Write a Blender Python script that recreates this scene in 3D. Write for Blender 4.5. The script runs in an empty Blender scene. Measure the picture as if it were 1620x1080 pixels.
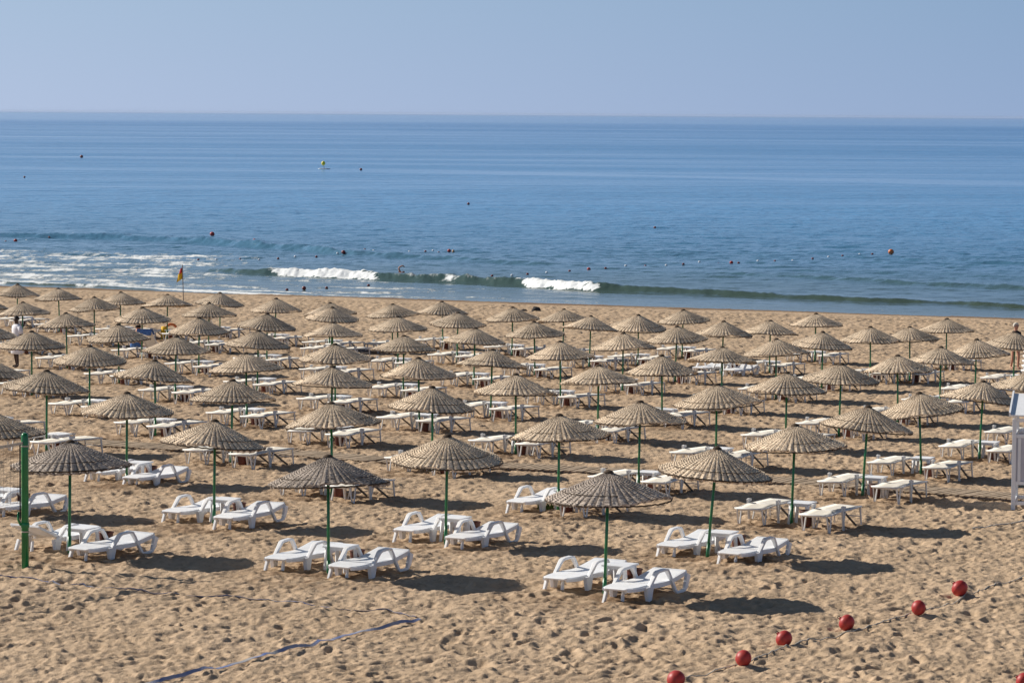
import bpy, math, random
import numpy as np
from mathutils import Vector, Matrix, noise as mnoise
random.seed(7); rng = np.random.default_rng(11)
R = math.radians
scene = bpy.context.scene
COL = scene.collection

# ------------------------------------------------------------------ camera
FPX, W0, H0 = 5000.0, 1620.0, 1080.0
CAMZ = 10.2
HAZE = 2.2e-5
PITCH = math.atan((540.0 - 180.5) / FPX)
ROLL = math.atan(11.0 / 1620.0)
r0 = Vector((1, 0, 0)); u0 = Vector((0, math.sin(PITCH), math.cos(PITCH))); f0 = Vector((0, math.cos(PITCH), -math.sin(PITCH)))
cr = r0 * math.cos(ROLL) + u0 * math.sin(ROLL)
cu = u0 * math.cos(ROLL) - r0 * math.sin(ROLL)
cam_d = bpy.data.cameras.new('camera'); cam = bpy.data.objects.new('camera', cam_d); COL.objects.link(cam)
cam_d.sensor_width = 36.0; cam_d.lens = 36.0 * FPX / W0; cam_d.clip_start = 0.5; cam_d.clip_end = 200000
m = Matrix.Identity(4)
for i in range(3):
    m[i][0] = cr[i]; m[i][1] = cu[i]; m[i][2] = -f0[i]
m[2][3] = CAMZ
cam.matrix_world = m
scene.camera = cam

# ------------------------------------------------------------------ light
SUN_AZ = math.atan2(0.43, -0.90)          # direction towards the sun, seen from above (x right, y away)
SUN_EL = R(32)
sd = bpy.data.lights.new('sun', 'SUN'); sun = bpy.data.objects.new('sun', sd); COL.objects.link(sun)
sd.energy = 5.0; sd.angle = R(0.55); sd.color = (1.0, 0.93, 0.83)
sv = Vector((math.cos(SUN_AZ) * math.cos(SUN_EL), math.sin(SUN_AZ) * math.cos(SUN_EL), math.sin(SUN_EL)))
sun.rotation_euler = sv.to_track_quat('Z', 'Y').to_euler()
wd = bpy.data.worlds.new('World'); scene.world = wd; wd.use_nodes = True
nt = wd.node_tree; nt.nodes.clear()
out = nt.nodes.new('ShaderNodeOutputWorld'); bg = nt.nodes.new('ShaderNodeBackground')
sky = nt.nodes.new('ShaderNodeTexSky'); sky.sky_type = 'NISHITA'; sky.sun_disc = False
sky.sun_elevation = SUN_EL; sky.sun_rotation = math.pi / 2 - SUN_AZ
sky.altitude = 0; sky.air_density = 1.0; sky.dust_density = 0.6; sky.ozone_density = 2.0
tc = nt.nodes.new('ShaderNodeTexCoord'); sep = nt.nodes.new('ShaderNodeSeparateXYZ')
nt.links.new(tc.outputs['Generated'], sep.inputs[0])
ramp = nt.nodes.new('ShaderNodeValToRGB')              # marine haze layer: colour by elevation
e = ramp.color_ramp.elements
e[0].position = 0.0; e[0].color = (4.75, 5.75, 7.75, 1)
e[1].position = 1.0; e[1].color = (2.5, 4.2, 7.1, 1)
x = e.new(0.10); x.color = (4.25, 5.55, 7.35, 1)
x = e.new(0.35); x.color = (3.9, 5.5, 8.0, 1)
az = nt.nodes.new('ShaderNodeMapRange'); az.inputs['From Min'].default_value = -1.0; az.inputs['From Max'].default_value = 1.0
nt.links.new(sep.outputs['X'], az.inputs['Value'])
azr = nt.nodes.new('ShaderNodeValToRGB'); a = azr.color_ramp.elements        # brighter on the sun's side
a[0].position = 0.0; a[0].color = (1.12, 1.08, 1.04, 1); a[1].position = 1.0; a[1].color = (.50, .60, .72, 1)
x = a.new(0.42); x.color = (.97, .98, .99, 1); x = a.new(0.58); x.color = (.66, .745, .835, 1)
nt.links.new(az.outputs[0], azr.inputs[0])
mr = nt.nodes.new('ShaderNodeMapRange'); mr.inputs['From Min'].default_value = 0.0; mr.inputs['From Max'].default_value = 0.35
nt.links.new(sep.outputs['Z'], mr.inputs['Value']); nt.links.new(mr.outputs[0], ramp.inputs[0])
mixf = nt.nodes.new('ShaderNodeMapRange'); mixf.inputs['From Min'].default_value = 0.22; mixf.inputs['From Max'].default_value = 0.5
nt.links.new(sep.outputs['Z'], mixf.inputs['Value'])
mx = nt.nodes.new('ShaderNodeMix'); mx.data_type = 'RGBA'
mul = nt.nodes.new('ShaderNodeMix'); mul.data_type = 'RGBA'; mul.blend_type = 'MULTIPLY'; mul.inputs[0].default_value = 1.0
nt.links.new(ramp.outputs[0], mul.inputs[6]); nt.links.new(azr.outputs[0], mul.inputs[7])
dim = nt.nodes.new('ShaderNodeMix'); dim.data_type = 'RGBA'; dim.blend_type = 'MULTIPLY'; dim.inputs[0].default_value = 1.0
nt.links.new(sky.outputs[0], dim.inputs[6]); dim.inputs[7].default_value = (.55, .53, .50, 1)
nt.links.new(mixf.outputs[0], mx.inputs[0]); nt.links.new(mul.outputs[2], mx.inputs[6]); nt.links.new(dim.outputs[2], mx.inputs[7])
nt.links.new(mx.outputs[2], bg.inputs[0]); bg.inputs[1].default_value = 0.079
nt.links.new(bg.outputs[0], out.inputs[0])
scene.view_settings.view_transform = 'Standard'; scene.view_settings.look = 'None'
scene.view_settings.exposure = 0.28; scene.view_settings.gamma = 1.0

# ------------------------------------------------------------------ geometry helpers
def ray(px, py):
    return (f0 + cr * ((px - 810) / FPX) + cu * ((540 - py) / FPX))
def ground_plane(x, y):
    return 3.52 - 0.00866 * x - 0.02042 * y
def on_plane(px, py, a, bx, by):       # plane z = a + bx x + by y
    d = ray(px, py); t = (a - CAMZ) / (d.z - bx * d.x - by * d.y)
    return Vector((d.x * t, d.y * t, CAMZ + d.z * t))
def on_ground(px, py, h=0.0): return on_plane(px, py, 3.52 + h, -0.00866, -0.02042)
def on_sea(px, py, h=0.0): return on_plane(px, py, h, 0, 0)

def tag(o, label=None, cat=None, group=None, kind=None):
    if label: o['label'] = label
    if cat: o['category'] = cat
    if group: o['group'] = group
    if kind: o['kind'] = kind
    return o
def empty(name, loc=(0, 0, 0), rz=0.0):
    o = bpy.data.objects.new(name, None); COL.objects.link(o); o.location = loc; o.rotation_euler = (0, 0, rz); o.empty_display_size = 0.2
    return o
def copy_tree(o, parent=None):
    c = o.copy(); COL.objects.link(c); c.parent = parent
    for ch in list(o.children): copy_tree(ch, c)
    return c

class MB:
    def __init__(s): s.v = []; s.f = []
    def add(s, vs, fs):
        b = len(s.v); s.v += [tuple(p) for p in vs]; s.f += [tuple(i + b for i in f) for f in fs]
    def box(s, c, d, rot=None):
        x, y, z = d[0] / 2, d[1] / 2, d[2] / 2
        P = [Vector((i * x, j * y, k * z)) for i in (-1, 1) for j in (-1, 1) for k in (-1, 1)]
        if rot is not None: P = [rot @ p for p in P]
        c = Vector(c)
        s.add([p + c for p in P], [(0, 1, 3, 2), (4, 6, 7, 5), (0, 4, 5, 1), (2, 3, 7, 6), (0, 2, 6, 4), (1, 5, 7, 3)])
    def bar(s, a, b, w, h, w2=None, h2=None, up=Vector((0, 0, 1))):
        a = Vector(a); b = Vector(b); d = (b - a).normalized()
        sx = d.cross(up)
        if sx.length < 1e-3: sx = Vector((0, 1, 0))
        sx.normalize(); sy = sx.cross(d).normalized()
        w2 = w if w2 is None else w2; h2 = h if h2 is None else h2
        P = []
        for p, ww, hh in ((a, w, h), (b, w2, h2)):
            P += [p - sx * ww / 2 - sy * hh / 2, p + sx * ww / 2 - sy * hh / 2, p + sx * ww / 2 + sy * hh / 2, p - sx * ww / 2 + sy * hh / 2]
        s.add(P, [(0, 1, 2, 3), (7, 6, 5, 4), (0, 4, 5, 1), (1, 5, 6, 2), (2, 6, 7, 3), (3, 7, 4, 0)])
    def tube(s, pts, rad, n=8, cap=True, rads=None):
        pts = [Vector(p) for p in pts]; rings = []
        for i, p in enumerate(pts):
            d = (pts[min(i + 1, len(pts) - 1)] - pts[max(i - 1, 0)]).normalized()
            a = d.orthogonal().normalized() if abs(d.z) > 0.99 else d.cross(Vector((0, 0, 1))).normalized()
            b = d.cross(a); rr = rads[i] if rads else rad
            rings.append([p + a * rr * math.cos(2 * math.pi * k / n) + b * rr * math.sin(2 * math.pi * k / n) for k in range(n)])
        base = [q for r_ in rings for q in r_]; F = []
        for i in range(len(pts) - 1):
            for k in range(n):
                F.append((i * n + k, i * n + (k + 1) % n, (i + 1) * n + (k + 1) % n, (i + 1) * n + k))
        if cap: F.append(tuple(range(n - 1, -1, -1))); F.append(tuple((len(pts) - 1) * n + k for k in range(n)))
        s.add(base, F)
    def sweep_rect(s, pts, wy, t, wys=None, y=0.0):      # path in x-z plane, width in y, thickness t in plane
        P = []; n = len(pts)
        for i, (px, pz) in enumerate(pts):
            a = pts[max(i - 1, 0)]; b = pts[min(i + 1, n - 1)]
            dx, dz = b[0] - a[0], b[1] - a[1]; L = math.hypot(dx, dz); nx, nz = -dz / L, dx / L
            w = wys[i] if wys else wy; tt = t[i] if isinstance(t, (list, tuple)) else t
            P += [(px + nx * tt / 2, y - w / 2, pz + nz * tt / 2), (px + nx * tt / 2, y + w / 2, pz + nz * tt / 2),
                  (px - nx * tt / 2, y + w / 2, pz - nz * tt / 2), (px - nx * tt / 2, y - w / 2, pz - nz * tt / 2)]
        F = [(0, 1, 2, 3), tuple(4 * (n - 1) + k for k in (3, 2, 1, 0))]
        for i in range(n - 1):
            for k in range(4): F.append((4 * i + k, 4 * i + (k + 1) % 4, 4 * i + 4 + (k + 1) % 4, 4 * i + 4 + k))
        s.add(P, F)
    def lathe(s, prof, n=24, c=(0, 0, 0), rot=None, sx=1, sy=1, capb=True, capt=True):
        P = []; c = Vector(c)
        for (r_, z) in prof:
            for k in range(n):
                p = Vector((r_ * sx * math.cos(2 * math.pi * k / n), r_ * sy * math.sin(2 * math.pi * k / n), z))
                if rot is not None: p = rot @ p
                P.append(p + c)
        F = []
        for i in range(len(prof) - 1):
            for k in range(n): F.append((i * n + k, i * n + (k + 1) % n, (i + 1) * n + (k + 1) % n, (i + 1) * n + k))
        if capb: F.append(tuple(range(n - 1, -1, -1)))
        if capt: F.append(tuple((len(prof) - 1) * n + k for k in range(n)))
        s.add(P, F)
    def mesh(s, name, mat, smooth=False, bevel=0.0):
        me = bpy.data.meshes.new(name); me.from_pydata(s.v, [], s.f); me.materials.append(mat)
        import bmesh
        bm = bmesh.new(); bm.from_mesh(me); bmesh.ops.recalc_face_normals(bm, faces=bm.faces)
        if bevel > 0:
            ed = [e_ for e_ in bm.edges if len(e_.link_faces) == 2 and e_.calc_face_angle(0) > 0.6]
            bmesh.ops.bevel(bm, geom=ed, offset=bevel, segments=2, profile=0.6, affect='EDGES', clamp_overlap=True)
        bm.to_mesh(me); bm.free()
        if smooth: me.polygons.foreach_set('use_smooth', [True] * len(me.polygons))
        return me
    def build(s, name, mat, parent=None, smooth=False, bevel=0.0):
        o = bpy.data.objects.new(name, s.mesh(name, mat, smooth, bevel)); COL.objects.link(o)
        if parent: o.parent = parent
        return o

# ------------------------------------------------------------------ materials
def newmat(name):
    mt = bpy.data.materials.new(name); mt.use_nodes = True
    return mt, mt.node_tree, mt.node_tree.nodes['Principled BSDF']
def N(t, typ, **kw):
    n = t.nodes.new(typ)
    for k, v in kw.items(): setattr(n, k, v)
    return n
def simple(name, col, rough=0.5, spec=0.5, var=0.12, scale=6.0, dirt=None, bump=0.0, metallic=0.0, objvar=0.0):
    mt, t, b = newmat(name)
    tcn = N(t, 'ShaderNodeTexCoord'); nz = N(t, 'ShaderNodeTexNoise'); nz.inputs['Scale'].default_value = scale; nz.inputs['Detail'].default_value = 5
    t.links.new(tcn.outputs['Object'], nz.inputs['Vector'])
    cr_ = N(t, 'ShaderNodeValToRGB'); c2 = dirt if dirt else tuple(c * (1 - var) for c in col)
    cr_.color_ramp.elements[0].position = 0.3; cr_.color_ramp.elements[0].color = (*c2, 1)
    cr_.color_ramp.elements[1].position = 0.62; cr_.color_ramp.elements[1].color = (*col, 1)
    t.links.new(nz.outputs['Fac'], cr_.inputs[0])
    last = cr_.outputs[0]
    if objvar:
        oi = N(t, 'ShaderNodeObjectInfo'); hs = N(t, 'ShaderNodeHueSaturation')
        mr_ = N(t, 'ShaderNodeMapRange'); mr_.inputs['To Min'].default_value = 1 - objvar; mr_.inputs['To Max'].default_value = 1 + objvar * 0.4
        t.links.new(oi.outputs['Random'], mr_.inputs['Value']); t.links.new(mr_.outputs[0], hs.inputs['Value']); t.links.new(last, hs.inputs['Color']); last = hs.outputs[0]
    t.links.new(last, b.inputs['Base Color'])
    b.inputs['Roughness'].default_value = rough; b.inputs['Specular IOR Level'].default_value = spec; b.inputs['Metallic'].default_value = metallic
    if bump:
        bp = N(t, 'ShaderNodeBump'); bp.inputs['Strength'].default_value = bump; bp.inputs['Distance'].default_value = 0.01
        t.links.new(nz.outputs['Fac'], bp.inputs['Height']); t.links.new(bp.outputs[0], b.inputs['Normal'])
    return mt

def sand_material():
    mt, t, b = newmat('sand')
    geo = N(t, 'ShaderNodeNewGeometry'); mp = N(t, 'ShaderNodeMapping'); t.links.new(geo.outputs['Position'], mp.inputs[0])
    n1 = N(t, 'ShaderNodeTexNoise'); n1.inputs['Scale'].default_value = 0.35; n1.inputs['Detail'].default_value = 4
    n2 = N(t, 'ShaderNodeTexNoise'); n2.inputs['Scale'].default_value = 7.0; n2.inputs['Detail'].default_value = 6; n2.inputs['Roughness'].default_value = 0.7
    n3 = N(t, 'ShaderNodeTexNoise'); n3.inputs['Scale'].default_value = 45.0; n3.inputs['Detail'].default_value = 4
    for n in (n1, n2, n3): t.links.new(mp.outputs[0], n.inputs['Vector'])
    c1 = N(t, 'ShaderNodeValToRGB'); c1.color_ramp.elements[0].position = 0.3; c1.color_ramp.elements[1].position = 0.7
    c1.color_ramp.elements[0].color = (0.438, 0.318, 0.208, 1); c1.color_ramp.elements[1].color = (0.508, 0.375, 0.252, 1)
    t.links.new(n1.outputs['Fac'], c1.inputs[0])
    c2 = N(t, 'ShaderNodeValToRGB'); c2.color_ramp.elements[0].position = 0.34; c2.color_ramp.elements[1].position = 0.47
    c2.color_ramp.elements[0].color = (0.72, 0.69, 0.66, 1); c2.color_ramp.elements[1].color = (1.05, 1.05, 1.05, 1)
    t.links.new(n2.outputs['Fac'], c2.inputs[0])
    m1 = N(t, 'ShaderNodeMix', data_type='RGBA', blend_type='MULTIPLY'); m1.inputs[0].default_value = 0.8
    t.links.new(c1.outputs[0], m1.inputs[6]); t.links.new(c2.outputs[0], m1.inputs[7])
    # damp sand (turned up or by the water) from a vertex attribute
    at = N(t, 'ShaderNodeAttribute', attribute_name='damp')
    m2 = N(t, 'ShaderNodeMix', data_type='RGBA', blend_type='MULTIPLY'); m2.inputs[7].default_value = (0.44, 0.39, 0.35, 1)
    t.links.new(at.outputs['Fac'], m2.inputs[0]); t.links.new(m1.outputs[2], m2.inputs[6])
    t.links.new(m2.outputs[2], b.inputs['Base Color'])
    b.inputs['Roughness'].default_value = 0.9; b.inputs['Specular IOR Level'].default_value = 0.15
    ad = N(t, 'ShaderNodeMath', operation='ADD'); mu = N(t, 'ShaderNodeMath', operation='MULTIPLY'); mu.inputs[1].default_value = 0.35
    n4 = N(t, 'ShaderNodeTexNoise'); n4.inputs['Scale'].default_value = 2.6; n4.inputs['Detail'].default_value = 5; n4.inputs['Roughness'].default_value = 0.62
    t.links.new(mp.outputs[0], n4.inputs['Vector'])
    ma = N(t, 'ShaderNodeMath', operation='MULTIPLY_ADD'); ma.inputs[1].default_value = 1.7; t.links.new(n4.outputs['Fac'], ma.inputs[0]); t.links.new(n2.outputs['Fac'], ma.inputs[2])
    t.links.new(n3.outputs['Fac'], mu.inputs[0]); t.links.new(ma.outputs[0], ad.inputs[0]); t.links.new(mu.outputs[0], ad.inputs[1])
    bp = N(t, 'ShaderNodeBump'); bp.inputs['Strength'].default_value = 0.9; bp.inputs['Distance'].default_value = 0.035
    t.links.new(ad.outputs[0], bp.inputs['Height']); t.links.new(bp.outputs[0], b.inputs['Normal'])
    return mt

def water_material():
    mt, t, b = newmat('sea_water')
    geo = N(t, 'ShaderNodeNewGeometry'); sp = N(t, 'ShaderNodeSeparateXYZ'); t.links.new(geo.outputs['Position'], sp.inputs[0])
    def M(op, a, bb=None, c=None):
        n = N(t, 'ShaderNodeMath', operation=op)
        for i, v in enumerate((a, bb, c)):
            if v is None: continue
            if isinstance(v, (int, float)): n.inputs[i].default_value = v
            else: t.links.new(v, n.inputs[i])
        return n.outputs[0]
    def noise(sx, sy, detail, rough=0.5, ofs=0.0):
        mp = N(t, 'ShaderNodeMapping'); mp.inputs['Scale'].default_value = (sx, sy, 1); mp.inputs['Location'].default_value = (ofs, ofs * 2, 0); mp.inputs['Rotation'].default_value = (0, 0, 0.12)
        t.links.new(geo.outputs['Position'], mp.inputs[0]); n = N(t, 'ShaderNodeTexNoise'); n.inputs['Scale'].default_value = 1; n.inputs['Detail'].default_value = detail; n.inputs['Roughness'].default_value = rough
        t.links.new(mp.outputs[0], n.inputs['Vector']); return n.outputs['Fac']
    def rng_(v, a, bb, c=0.0, d=1.0, smooth=True):
        n = N(t, 'ShaderNodeMapRange'); n.interpolation_type = 'SMOOTHSTEP' if smooth else 'LINEAR'
        n.inputs['From Min'].default_value = a; n.inputs['From Max'].default_value = bb; n.inputs['To Min'].default_value = c; n.inputs['To Max'].default_value = d
        t.links.new(v, n.inputs['Value']); return n.outputs[0]
    Y = sp.outputs['Y']; X = sp.outputs['X']
    # body colour: green and sandy in the shallows, blue out at sea
    cr_ = N(t, 'ShaderNodeValToRGB'); el = cr_.color_ramp.elements
    el[0].position = 0.0; el[0].color = (0.140, 0.150, 0.100, 1)
    el[1].position = 1.0; el[1].color = (0.045, 0.170, 0.385, 1)
    q = el.new(0.32); q.color = (0.048, 0.072, 0.048, 1)
    q = el.new(0.43); q.color = (0.055, 0.105, 0.115, 1)
    q = el.new(0.50); q.color = (0.058, 0.145, 0.220, 1)
    q = el.new(0.65); q.color = (0.062, 0.215, 0.410, 1)
    off = M('ADD', M('MULTIPLY', X, 0.42), Y)               # distance out from the shore line
    lg = M('LOGARITHM', M('MAXIMUM', M('SUBTRACT', off, 168.0), 1.0), 2.718)
    t.links.new(M('DIVIDE', lg, 8.0), cr_.inputs[0])
    # foam
    at = N(t, 'ShaderNodeAttribute', attribute_name='foam')
    fn = noise(1.5, 0.38, 9, 0.78, 3.0); fn2 = noise(4.5, 1.3, 5, 0.7, 9.0)
    thr = M('SUBTRACT', 1.0, at.outputs['Fac'])
    fmix = M('ADD', M('MULTIPLY', fn, 0.7), M('MULTIPLY', fn2, 0.3))
    fm = N(t, 'ShaderNodeMapRange'); fm.interpolation_type = 'SMOOTHSTEP'
    t.links.new(M('SUBTRACT', fmix, M('ADD', M('MULTIPLY', thr, 0.55), 0.18)), fm.inputs['Value']); fm.inputs['From Min'].default_value = -0.06; fm.inputs['From Max'].default_value = 0.15
    foam = M('MULTIPLY', fm.outputs[0], rng_(at.outputs['Fac'], 0.02, 0.12))
    mc = N(t, 'ShaderNodeMix', data_type='RGBA'); mc.inputs[7].default_value = (0.80, 0.82, 0.82, 1)
    t.links.new(foam, mc.inputs[0]); t.links.new(cr_.outputs[0], mc.inputs[6]); t.links.new(mc.outputs[2], b.inputs['Base Color'])
    # slicks: calmer bands of water
    s1 = noise(0.0035, 0.022, 4, 0.55, 1.7); s2 = noise(0.0006, 0.0035, 4, 0.55, 5.1); s3 = noise(0.02, 0.11, 3, 0.5, 7.7)
    calm = rng_(M('ADD', M('ADD', M('MULTIPLY', s1, 0.45), M('MULTIPLY', s2, 0.35)), M('MULTIPLY', s3, 0.2)), 0.42, 0.62)
    dl = M('ABSOLUTE', M('SUBTRACT', M('ADD', Y, M('MULTIPLY', X, 0.72)), 545.0))
    wob = M('ADD', M('MULTIPLY', M('SUBTRACT', noise(0.02, 0.02, 5, 0.65, 2.2), 0.5), 60.0), 22.0)
    band = M('MULTIPLY', rng_(M('SUBTRACT', dl, wob), -14.0, 6.0, 1.0, 0.0), rng_(X, -70.0, 10.0))
    far = rng_(Y, 2200.0, 4200.0)
    calm = M('MAXIMUM', M('MAXIMUM', M('MULTIPLY', calm, 0.9), band), M('MULTIPLY', far, 0.95))
    # ripples, three scales each fading out where it gets finer than the eye resolves
    r1 = noise(1.6, 3.2, 3, 0.6, 0.3); r2 = noise(0.42, 0.34, 4, 0.62, 4.4); r3 = noise(0.085, 0.12, 4, 0.68, 8.8); r4 = noise(0.018, 0.045, 4, 0.68, 3.3); r5 = noise(0.003, 0.015, 4, 0.65, 6.1)
    h = M('ADD', M('ADD', M('MULTIPLY', r1, 0.05), M('MULTIPLY', r2, 0.55)), M('MULTIPLY', r3, rng_(Y, 180.0, 420.0, 0.3, 1.9)))
    h = M('ADD', h, M('ADD', M('MULTIPLY', r4, rng_(Y, 350.0, 900.0, 0.0, 4.5)), M('MULTIPLY', r5, rng_(Y, 1200.0, 2600.0, 0.0, 12.0))))
    bp = N(t, 'ShaderNodeBump'); bp.inputs['Distance'].default_value = 1.0
    t.links.new(h, bp.inputs['Height']); t.links.new(M('MULTIPLY', M('SUBTRACT', 1.0, M('MULTIPLY', calm, 0.72)), rng_(off, 172.0, 330.0, 0.28, 0.9)), bp.inputs['Strength'])
    t.links.new(bp.outputs[0], b.inputs['Normal'])
    t.links.new(M('ADD', M('MULTIPLY', foam, 0.6), M('ADD', 0.12, M('MULTIPLY', M('SUBTRACT', 1.0, calm), 0.10))), b.inputs['Roughness'])
    b.inputs['IOR'].default_value = 1.33
    t.links.new(rng_(foam, 0.0, 1.0, 0.5, 0.15), b.inputs['Specular IOR Level'])
    return mt

def straw_material(name, light, dark, groove):
    mt, t, b = newmat(name)
    uv = N(t, 'ShaderNodeUVMap', uv_map='weave'); sp = N(t, 'ShaderNodeSeparateXYZ'); t.links.new(uv.outputs[0], sp.inputs[0])
    oi = N(t, 'ShaderNodeObjectInfo')
    mp = N(t, 'ShaderNodeMapping'); mp.inputs['Scale'].default_value = (1.1, 58.0, 1.0); t.links.new(uv.outputs[0], mp.inputs[0])
    cmb = N(t, 'ShaderNodeCombineXYZ'); t.links.new(oi.outputs['Random'], cmb.inputs[2])
    va = N(t, 'ShaderNodeVectorMath', operation='MULTIPLY_ADD'); t.links.new(cmb.outputs[0], va.inputs[0]); va.inputs[1].default_value = (1, 1, 40); t.links.new(mp.outputs[0], va.inputs[2])
    nz = N(t, 'ShaderNodeTexNoise'); nz.inputs['Scale'].default_value = 1.0; nz.inputs['Detail'].default_value = 5; nz.inputs['Roughness'].default_value = 0.7
    t.links.new(va.outputs[0], nz.inputs['Vector'])
    cr_ = N(t, 'ShaderNodeValToRGB'); cr_.color_ramp.elements[0].position = 0.34; cr_.color_ramp.elements[0].color = (*dark, 1)
    cr_.color_ramp.elements[1].position = 0.60; cr_.color_ramp.elements[1].color = (*light, 1)
    t.links.new(nz.outputs['Fac'], cr_.inputs[0])
    # dark spokes and the self-shadow of the grooves, both mixed into the colour
    fr = N(t, 'ShaderNodeMath', operation='PINGPONG'); fr.inputs[1].default_value = 0.5; t.links.new(sp.outputs['X'], fr.inputs[0])
    mr_ = N(t, 'ShaderNodeMapRange'); mr_.inputs['From Min'].default_value = 0.05; mr_.inputs['From Max'].default_value = 0.16; mr_.inputs['To Min'].default_value = 0.68; mr_.inputs['To Max'].default_value = 0.0
    gw = N(t, 'ShaderNodeMath', operation='MULTIPLY_ADD'); gw.inputs[1].default_value = -0.12; gw.inputs[2].default_value = 0.36; t.links.new(sp.outputs['Y'], gw.inputs[0]); t.links.new(gw.outputs[0], mr_.inputs['From Max'])
    t.links.new(fr.outputs[0], mr_.inputs['Value'])
    mg = N(t, 'ShaderNodeMix', data_type='RGBA'); mg.inputs[7].default_value = (*groove, 1)
    t.links.new(mr_.outputs[0], mg.inputs[0]); t.links.new(cr_.outputs[0], mg.inputs[6])
    # large patches of weather wear
    tco = N(t, 'ShaderNodeTexCoord'); n2 = N(t, 'ShaderNodeTexNoise'); n2.inputs['Scale'].default_value = 2.3; n2.inputs['Detail'].default_value = 3
    v2 = N(t, 'ShaderNodeVectorMath', operation='MULTIPLY_ADD'); t.links.new(cmb.outputs[0], v2.inputs[0]); v2.inputs[1].default_value = (1, 1, 30); t.links.new(tco.outputs['Object'], v2.inputs[2]); t.links.new(v2.outputs[0], n2.inputs['Vector'])
    hs = N(t, 'ShaderNodeHueSaturation'); a1 = N(t, 'ShaderNodeMapRange'); a1.inputs['From Min'].default_value = 0.3; a1.inputs['From Max'].default_value = 0.7; a1.inputs['To Min'].default_value = 0.78; a1.inputs['To Max'].default_value = 1.12
    t.links.new(n2.outputs['Fac'], a1.inputs['Value'])
    a2 = N(t, 'ShaderNodeMapRange'); a2.inputs['To Min'].default_value = 0.86; a2.inputs['To Max'].default_value = 1.08; t.links.new(oi.outputs['Random'], a2.inputs['Value'])
    mu = N(t, 'ShaderNodeMath', operation='MULTIPLY'); t.links.new(a1.outputs[0], mu.inputs[0]); t.links.new(a2.outputs[0], mu.inputs[1])
    t.links.new(mu.outputs[0], hs.inputs['Value']); t.links.new(mg.outputs[2], hs.inputs['Color']); t.links.new(hs.outputs[0], b.inputs['Base Color'])
    b.inputs['Roughness'].default_value = 0.75; b.inputs['Specular IOR Level'].default_value = 0.25
    bp = N(t, 'ShaderNodeBump'); bp.inputs['Strength'].default_value = 0.9; bp.inputs['Distance'].default_value = 0.02
    t.links.new(nz.outputs['Fac'], bp.inputs['Height']); t.links.new(bp.outputs[0], b.inputs['Normal'])
    return mt

MAT = {}
MAT['sand'] = sand_material(); MAT['water'] = water_material()
MAT['straw'] = straw_material('straw_tan', (0.92, 0.755, 0.555), (0.42, 0.305, 0.205), (0.19, 0.128, 0.078))
MAT['straw_grey'] = straw_material('straw_grey', (0.64, 0.545, 0.455), (0.16, 0.118, 0.092), (0.10, 0.070, 0.055))
MAT['twig'] = simple('dark_twig', (0.085, 0.058, 0.038), 0.85, 0.2, 0.5, 20)
MAT['green'] = simple('green_paint', (0.014, 0.19, 0.068), 0.35, 0.5, 0.4, 5, objvar=0.25)
MAT['greenpost'] = simple('bright_green_paint', (0.008, 0.20, 0.060), 0.28, 0.5, 0.35, 3)
MAT['plastic'] = simple('white_plastic', (0.89, 0.90, 0.91), 0.38, 0.5, 0.09, 5, objvar=0.08)
MAT['plastic_old'] = simple('aged_white_plastic', (0.80, 0.79, 0.77), 0.45, 0.4, 0.16, 6, objvar=0.14)
MAT['sling'] = simple('sling_fabric', (0.80, 0.76, 0.67), 0.8, 0.2, 0.12, 5, objvar=0.10)
MAT['strut'] = simple('grey_strut', (0.10, 0.085, 0.07), 0.6, 0.3, 0.3, 8)
MAT['bin'] = simple('rust_brown_plastic', (0.13, 0.034, 0.020), 0.55, 0.4, 0.35, 6, objvar=0.35)
MAT['red'] = simple('buoy_red', (0.47, 0.042, 0.036), 0.5, 0.4, 0.4, 9, bump=0.25)
MAT['orange'] = simple('buoy_orange', (0.62, 0.16, 0.04), 0.45, 0.5, 0.2, 5)
MAT['darkred'] = simple('float_dark_red', (0.22, 0.02, 0.02), 0.4, 0.5, 0.3, 7)
MAT['white'] = simple('white_paint', (0.82, 0.83, 0.85), 0.4, 0.4, 0.08, 4)
MAT['panel'] = simple('grey_panel', (0.50, 0.50, 0.56), 0.5, 0.3, 0.06, 2)
MAT['rope'] = simple('grey_rope', (0.66, 0.61, 0.53), 0.9, 0.1, 0.45, 25)
MAT['tape'] = simple('blue_tape', (0.13, 0.19, 0.42), 0.7, 0.3, 0.5, 2.6, dirt=(0.50, 0.48, 0.46))
MAT['board'] = simple('weathered_wood', (0.44, 0.345, 0.25), 0.9, 0.1, 0.45, 9)
MAT['gwood'] = simple('grey_wood', (0.19, 0.17, 0.17), 0.85, 0.2, 0.3, 9)
MAT['net'] = simple('net_cord', (0.30, 0.27, 0.24), 0.9, 0.1, 0.3, 9)
MAT['black'] = simple('black_cord', (0.02, 0.02, 0.022), 0.7, 0.3, 0.3, 9)
MAT['cream'] = simple('cream_webbing', (0.55, 0.50, 0.42), 0.85, 0.1, 0.3, 9)
MAT['skin_dark'] = simple('dark_skin', (0.055, 0.028, 0.018), 0.5, 0.4, 0.15, 6)
MAT['skin'] = simple('sunburnt_skin', (0.52, 0.25, 0.17), 0.5, 0.4, 0.12, 6)
MAT['hair_dark'] = simple('dark_hair', (0.012, 0.010, 0.010), 0.7, 0.3, 0.3, 30)
MAT['hair_white'] = simple('pale_hair', (0.58, 0.54, 0.47), 0.7, 0.3, 0.2, 30, bump=0.5)
MAT['robe'] = simple('white_cotton', (0.80, 0.79, 0.83), 0.85, 0.1, 0.08, 5, bump=0.2)
MAT['darktop'] = simple('dark_cloth', (0.02, 0.017, 0.022), 0.85, 0.1, 0.3, 9)
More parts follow.
